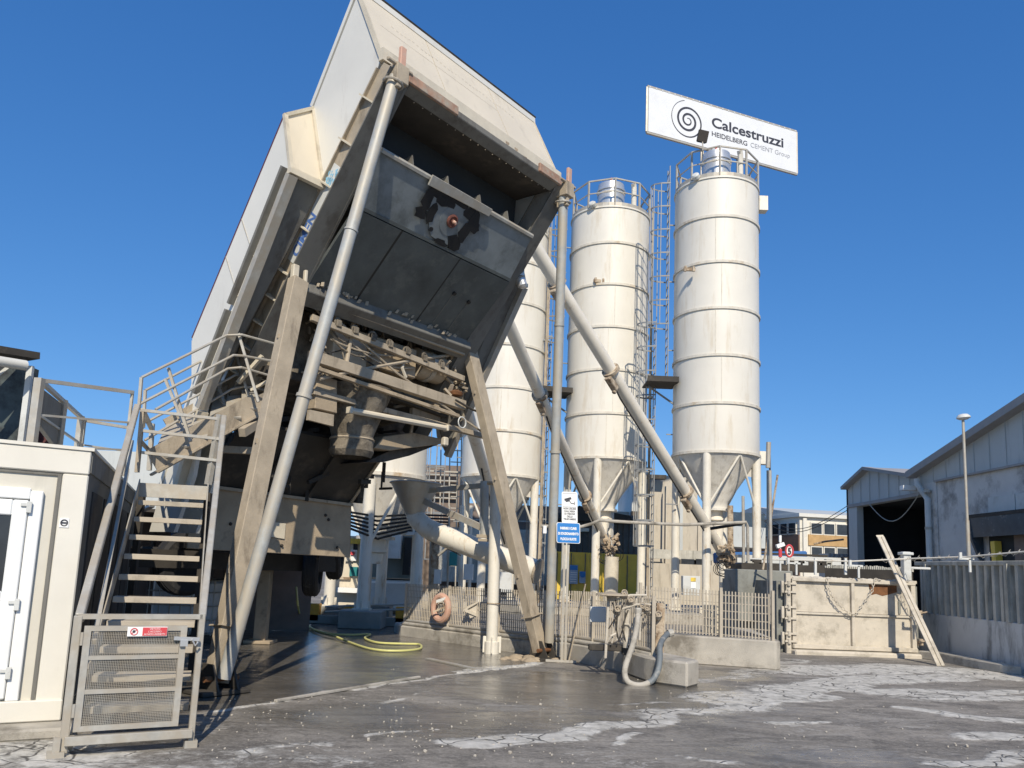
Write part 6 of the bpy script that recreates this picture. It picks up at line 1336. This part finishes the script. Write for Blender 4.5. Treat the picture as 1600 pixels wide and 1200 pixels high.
# ochre container with dark glazing above
oc = empty('ochre_container', D(930, 930, 36.5), 'ochre yellow site container with blue notices behind the silo legs', 'container')
c, s = fac(862, 1003, 867, 930, 36, 2.4); MB().box(c, s).build('container_body', M_yellow, oc)
for px in (870, 892, 914, 936, 958, 980): q = D(px, 896, 35.97); MB().box((q.x, 35.98, c.z), (.04, .05, s[2] - .1)).build('container_seam', M_under, oc)
MB().tube([V3(D(940, 867, 35.9).x, 35.85, .2), V3(D(940, 867, 35.9).x, 35.85, c.z * 2 - .1)], .1, 8).build('yellow_pipe', M_yellow, oc)
for (x0, x1, y0, y1, hh) in ((889, 903, 883, 912, 1), (905, 915, 893, 911, 2)):
    a_, b_ = D(x0, y1, 35.9), D(x1, y0, 35.9); nm = tag(empty('blue_notice', ((a_.x + b_.x) / 2, 35.88, a_.z), 'blue and white notice on the ochre container, %s one' % ('left taller' if hh == 1 else 'right smaller'), 'sign'))
    MB().box(((a_.x + b_.x) / 2, 35.88, (a_.z + b_.z) / 2), (b_.x - a_.x, .03, b_.z - a_.z)).build('notice_board', mat('pale_blue_board_%d' % hh, (.35, .45, .58), .5, bump=0), nm)
    MB().box(((a_.x + b_.x) / 2, 35.86, b_.z - .12), (b_.x - a_.x - .04, .02, .2)).build('notice_header', M_blue, nm)
    if hh == 2: MB().lathe([(0, 0), (.10, 0), (.10, .02), (0, .02)], ((a_.x + b_.x) / 2, 35.85, a_.z + .34), 14, (0, -1, 0)).build('notice_symbol', M_blue, nm)
    else:
        for k in range(5): MB().box(((a_.x + b_.x) / 2, 35.86, a_.z + .10 + k * .1), (b_.x - a_.x - .1, .02, .03)).build('notice_line', M_print, nm)
gb_ = empty('blue_glazed_cabin', D(930, 860, 38), 'dark blue glazed cabin and grey canopy above the ochre container', 'cabin')
c, s = fac(862, 1003, 806, 870, 38.5, 2); MB().box(c, s).build('cabin_wall', M_blueglass, gb_)
for px in range(866, 1003, 9): q = D(px, 840, 38.4); MB().box((q.x, 38.45, c.z + .9), (.05, .08, s[2] - 1.9)).build('mullion', M_glass, gb_)
for px in (905, 915): q = D(px, 828, 38.3); MB().box((q.x, 38.3, q.z), (.3, .3, .16)).build('cabin_lamp', M_pale, gb_)
MB().prism([D(870, 812, 38), D(905, 790, 38), D(985, 806, 38), D(990, 818, 38)], V3(0, 3, 0)).build('canopy', M_dark, gb_)
# brown building behind left silos
bb2 = empty('brown_sheet_building', D(740, 880, 46), 'dark brown sheet-clad building behind the left silos', 'building')
for x0, x1, y0, d_, m in ((655, 720, 728, 47, M_brown), (720, 880, 792, 46, M_brown), (560, 655, 775, 45, M_darkin)):
    c, s = fac(x0, x1, y0, 930, d_); MB().box(c, s).build('wall', m, bb2)
for k in range(5):
    a_, b_ = D(662 + k * 5, 748 + k * 5, 46.8), D(700, 730 + k * 9, 46.8); MB().box((D(690, 740, 46.8).x, 46.8, D(690, 742 + k * 9, 46.8).z), (2.0, .2, .06)).build('sheet_lap', M_slat, bb2)
for y_ in (812, 826, 842): q0 = D(740, y_, 45.8); q1 = D(860, y_ + 4, 45.8); MB().bar(q0, q1, .1, .08).build('sheet_lap', M_slat, bb2)
MB().box(D(800, 870, 45.0), (9, .3, 3.0)).build('lower_wall', M_slat, bb2)
# thin ladder towers between the silos
lt = empty('ladder_tower', D(705, 900, 33), 'thin steel ladder mast with crossbars left of the hidden silo', 'ladder')
for px in (690, 704, 716, 722): MB().bar(D(px, 640, 33), V3(D(px - 3, 900, 33).x, 33, .3), .05).build('mast_tube', M_galv, lt)
for k in range(14): q = D(711, 650 + k * 18, 33); MB().bar(q - V3(.18, 0, 0), q + V3(.27, 0, 0), .04).build('rung', M_galv, lt)
MB().bar(D(655, 735, 32.8), D(722, 738, 32.8), .06).build('crossbar', M_galv, lt)
# horizontal service pipe among the silo legs
svp = empty('service_pipe_run', D(900, 820, 26.3), 'grey air pipe running horizontally between the silo legs', 'pipe')
MB().tube([D(845, 822, 25.5), D(908, 823, 25.5), D(926, 818, 25.5), D(936, 813, 25.5), D(1000, 817, 25.5), D(1070, 820, 25.5), D(1166, 816, 25.5), D(1168, 822, 25.5), D(1169, 895, 25.5)], .05, 8).build('pipe', M_conc, svp, smooth=True)
MB().tube([D(1110, 826, 25.7), D(1160, 818, 25.7)], .05, 8).build('pipe_branch', M_black, svp)
q = D(1079, 915, 26.4); cb = empty('leg_cabinet', V3(q.x, q.y, .3), 'pale grey cabinet with a yellow label at the left leg of the tallest silo', 'cabinet')
MB().box(q, (.56, .3, .62)).build('cabinet_body', M_pale, cb, bevel=.01); MB().box(q + V3(.05, -.16, .20), (.16, .02, .12)).build('yellow_label', M_yellow, cb); MB().box(q + V3(.05, -.16, .02), (.16, .02, .2)).build('white_label', M_print, cb)
tag(MB().tube([D(956, 870, 30), D(954, 935, 30)], .26, 18).build('discharge_pipe', M_trim, smooth=True), 'thick dusty vertical pipe below the middle silo before the ochre container', 'pipe')
tag(MB().tube([V3(D(1142, 900, 27.4).x, 27.4, .3), D(1141, 790, 27.4)], .10, 12).build('rusty_standpipe', M_rusty, smooth=True), 'rust-streaked vertical pipe beside the outlet of the tallest silo', 'pipe')
tag(MB().tube([V3(D(1163, 900, 26.8).x, 26.8, .3), D(1161, 775, 26.8)], .05, 10).build('slim_riser', M_galv, smooth=True), 'slim riser pipe between the right legs of the tallest silo', 'pipe')
# outlet machinery lumps below middle and banner silos
random.seed(5)
for (px, py, d_, lab) in ((955, 852, 30.2, 'rusty drive unit with cables under the middle silo'), (1135, 868, 26.9, 'rusty drive unit with cables under the tallest silo')):
    t = empty('drive_unit', D(px, py, d_), lab, 'drive unit')
    mb = MB()
    for k in range(26):
        q = D(px + random.uniform(-12, 12), py + random.uniform(-16, 14), d_ + random.uniform(-.2, .2)); e = random.uniform(.05, .13); v_ = V3(random.uniform(-1, 1), random.uniform(-.4, .4), random.uniform(-1, 1)).normalized()
        mb.tube([q, q + v_ * e * 1.6], e * .5, 10) if k % 2 else mb.box(q, (e, e * .8, e * 1.3), (1, 0, .4), (0, 1, 0), (-.4, 0, 1))
    tag(mb.build('gear_case', M_rusty, t), kind='stuff'); mb = MB()
    for k in range(7): mb.torus(D(px + random.uniform(-16, 10), py + random.uniform(4, 26), d_ - .3), random.uniform(.15, .3), .012, (.3, 1, .2), 20, 5)
    mb.build('hanging_cables', M_black, t)
# ------------------------------------------------------------ items under and behind the plant
ki = empty('control_kiosk', D(540, 950, 22), 'cream control kiosk with screens behind the raised wheels', 'kiosk')
c, s = fac(508, 568, 838, 955, 22, 1.8, .3); MB().box(c, s).build('kiosk_body', M_cream, ki, bevel=.02)
def kb(x0, y0, x1, y1, m, name, d_=21.95, t_=.06):
    a_, b_ = D(x0, y1, d_), D(x1, y0, d_); return MB().box(((a_.x + b_.x) / 2, d_, (a_.z + b_.z) / 2), (b_.x - a_.x, t_, b_.z - a_.z)).build(name, m, ki)
kb(552, 850, 559, 859, M_black, 'small_screen'); kb(548, 859, 558, 876, M_print, 'round_logo_label'); kb(546, 886, 560, 900, M_teal, 'green_switch'); kb(527, 919, 562, 925, M_print, 'shelf', 21.8, .3); kb(540, 876, 552, 877, M_slat, 'joint'); kb(512, 885, 514, 948, M_trim, 'edge')
kb(512, 842, 566, 848, M_yellow, 'top_band'); kb(530, 902, 548, 905, M_rusty, 'wall_cable'); kb(548, 862, 554, 867, M_red, 'red_mark', 21.9)
gc = empty('grey_machine_container', D(620, 900, 25), 'green-grey machine container with a pale cabinet behind the small silo leg', 'container')
c, s = fac(572, 648, 838, 908, 25, 2.4, 1.1); MB().box(c, s).build('container_wall', M_green, gc)
c, s = fac(572, 648, 908, 958, 24.9, 2.4, .2); MB().box(c, s).build('container_base', M_pale, gc)
a_, b_ = D(595, 872, 24.8), D(629, 834, 24.8); MB().box(((a_.x + b_.x) / 2, 24.7, (a_.z + b_.z) / 2), (b_.x - a_.x, .4, b_.z - a_.z)).build('cabinet', M_pale, gc, bevel=.01)
a_, b_ = D(629, 898, 24.8), D(644, 840, 24.8); MB().box(((a_.x + b_.x) / 2, 24.8, (a_.z + b_.z) / 2), (b_.x - a_.x, .2, b_.z - a_.z)).build('dark_door', M_black, gc)
MB().bar(D(572, 909, 24.7), D(645, 911, 24.7), .05, .06).build('white_trim', M_print, gc)
hb = empty('orange_barrier', D(560, 968, 20.6), 'low orange painted barrier beam behind the silo pedestals', 'barrier')
for x0, x1 in ((467, 500), (538, 560), (618, 640)):
    a_, b_ = D(x0, 976, 20.4), D(x1, 958, 20.4); MB().box(((a_.x + b_.x) / 2, 20.4, .28), (b_.x - a_.x, .3, .42)).build('barrier_block', M_hazard, hb, bevel=.01)
MB().bar(V3(-5.6, 20.4, .12), V3(-2.4, 20.4, .12), .3, .2).build('barrier_base', M_concg, hb)
for y0 in (944, 952): MB().tube([D(508, y0 + 4, 20.0), D(560, y0 + 2, 20.0), D(640, y0, 20.0)], .025, 8).build('barrier_pipe', M_galv, hb)
gp_ = empty('galvanised_frame_post', G(686, 975), 'white-grey post with crossbar between the small silo and the funnel', 'post')
q = D(652, 930, 20.5); MB().tube([V3(q.x, 20.5, .2), D(655, 832, 20.5)], .12, 14).build('post_tube', M_leg, gp_, smooth=True); MB().bar(D(600, 832, 20.5), D(658, 834, 20.5), .1, .08).build('crossbar', M_pale, gp_)
for px, m, r_ in ((678, M_rusty, .11), (672, M_galv, .03), (700, M_galv, .03), (720, M_leg, .07), (734, M_leg, .05)):
    tag(MB().tube([V3(D(px, 930, 22).x, 22, .2), D(px + 2, 845 if r_ > .1 else 790, 22)], r_, 10).build('riser_pipe', m, smooth=True), {678: 'brown rusted riser pipe behind the grille fence', 672: 'thin grey riser just left of the rusted pipe', 700: 'thin grey riser just right of the rusted pipe', 720: 'pale riser tube under the curved duct', 734: 'slender cream riser nearest the white pole'}[px], 'pipe')
for (x0, y0, x1, y1, m, lab, cat) in ((702, 863, 715, 884, M_teal, 'teal electrical box behind the curved duct', 'box'), (678, 890, 690, 912, M_pale, 'pale small cabinet beside the rusted riser', 'box'), (724, 882, 740, 906, M_pale, 'pale switch cabinet below the duct left of the white pole', 'box'), (848, 822, 854, 834, M_print, 'tiny white junction box left of the support pipe', 'box'), (780, 895, 800, 925, M_pale, 'light cabinet behind the grille right of the white pole', 'cabinet')):
    a_, b_ = D(x0, y1, 21.5), D(x1, y0, 21.5); tag(MB().box(((a_.x + b_.x) / 2, 21.5, (a_.z + b_.z) / 2), (b_.x - a_.x, .3, b_.z - a_.z)).build('electrical_box', m, bevel=.01), lab, cat)
cbk = empty('black_cable_bundle', D(600, 810, 21), 'black cables strung from the plant towards the funnel', 'cables')
for k in range(6):
    y0 = 800 + k * 5; MB().tube([D(545, y0, 18.8), D(590, y0 + 7 + k * 2, 20), D(640, y0 + 4, 20.5), D(700, y0 + 6, 21)], .03, 6).build('cable', M_black, cbk)
# yellow hose on the ground
yh = empty('yellow_hose', G(560, 1000), 'yellow garden hose snaking from the wheels over the wet ground', 'hose')
hp = [D(463, 918, 17.2), D(466, 950, 17.0), G(472, 968, .05), G(488, 982, .03), G(515, 990, .03), G(550, 992, .03), G(578, 991, .03), G(570, 997, .03), G(590, 1004, .03), G(630, 1006, .03), G(655, 1007, .03), G(655, 1014, .03), G(620, 1017, .03), G(580, 1014, .03), G(545, 1003, .03), G(520, 993, .05), G(490, 984, .05), G(478, 972, .06)]
MB().tube(smooth(hp, 6), .022, 8).build('hose_body', M_hose, yh, smooth=True)
# caged tank on the left
q = G(338, 1010); tb = empty('caged_water_tank', V3(-6.0, 15.4, 0), 'white plastic tank in a wire cage behind the left leg', 'tank')
tx, ty = -6.0, 15.6
MB().box((tx, ty, .62), (1.15, 1.0, 1.0)).build('tank_body', M_tank, tb, bevel=.06)
MB().lathe([(0, 0), (.12, 0), (.12, .06), (0, .06)], (tx, ty, 1.12), 14).build('cap', M_dark, tb)
for k in range(7):
    for yy in (-.54, .54): MB().tube([(tx - .6 + k * .2, ty + yy, .12), (tx - .6 + k * .2, ty + yy, 1.12)], .012, 6).build('cage_bar', M_galv, tb)
for z_ in (.15, .4, .65, .9, 1.12):
    for yy in (-.54, .54): MB().tube([(tx - .62, ty + yy, z_), (tx + .62, ty + yy, z_)], .012, 6).build('cage_bar', M_galv, tb)
    for xx in (-.62, .62): MB().tube([(tx + xx, ty - .54, z_), (tx + xx, ty + .54, z_)], .012, 6).build('cage_bar', M_galv, tb)
MB().box((tx, ty, .06), (1.2, 1.05, .12)).build('pallet', M_dark, tb)
# dark store added behind the stair, so that the treads stand against shade
ds = empty('shade_shelter', V3(-6.5, 14, 0), 'dark shelter with hanging pipes, added as shade behind the open stair', 'shelter')
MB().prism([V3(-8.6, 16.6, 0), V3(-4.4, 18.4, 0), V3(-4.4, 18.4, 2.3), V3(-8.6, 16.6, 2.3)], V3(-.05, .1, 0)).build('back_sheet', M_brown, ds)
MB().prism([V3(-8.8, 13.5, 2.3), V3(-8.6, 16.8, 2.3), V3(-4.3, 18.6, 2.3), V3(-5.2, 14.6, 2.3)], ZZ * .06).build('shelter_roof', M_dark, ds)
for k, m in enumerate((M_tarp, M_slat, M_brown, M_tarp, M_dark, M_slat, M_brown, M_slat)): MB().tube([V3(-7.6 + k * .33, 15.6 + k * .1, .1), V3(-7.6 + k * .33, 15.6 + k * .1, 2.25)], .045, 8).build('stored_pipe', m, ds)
mb = MB()
for k in range(16):
    q = D(random.uniform(225, 325), random.uniform(762, 795), 13.5); e = random.uniform(.05, .16); mb.box(q, (e * 2.5, .2, e), (1, 0, random.uniform(-.6, .6)))
tag(mb.build('rag_bundle', M_print), 'white crumpled sheets seen between the upper stair treads', 'sheet')
tag(MB().box((-15.5, 32, 2.6), (11.0, 6, 5.2)).build('distant_left_building', M_clad), 'low grey building far behind the stair', 'building')
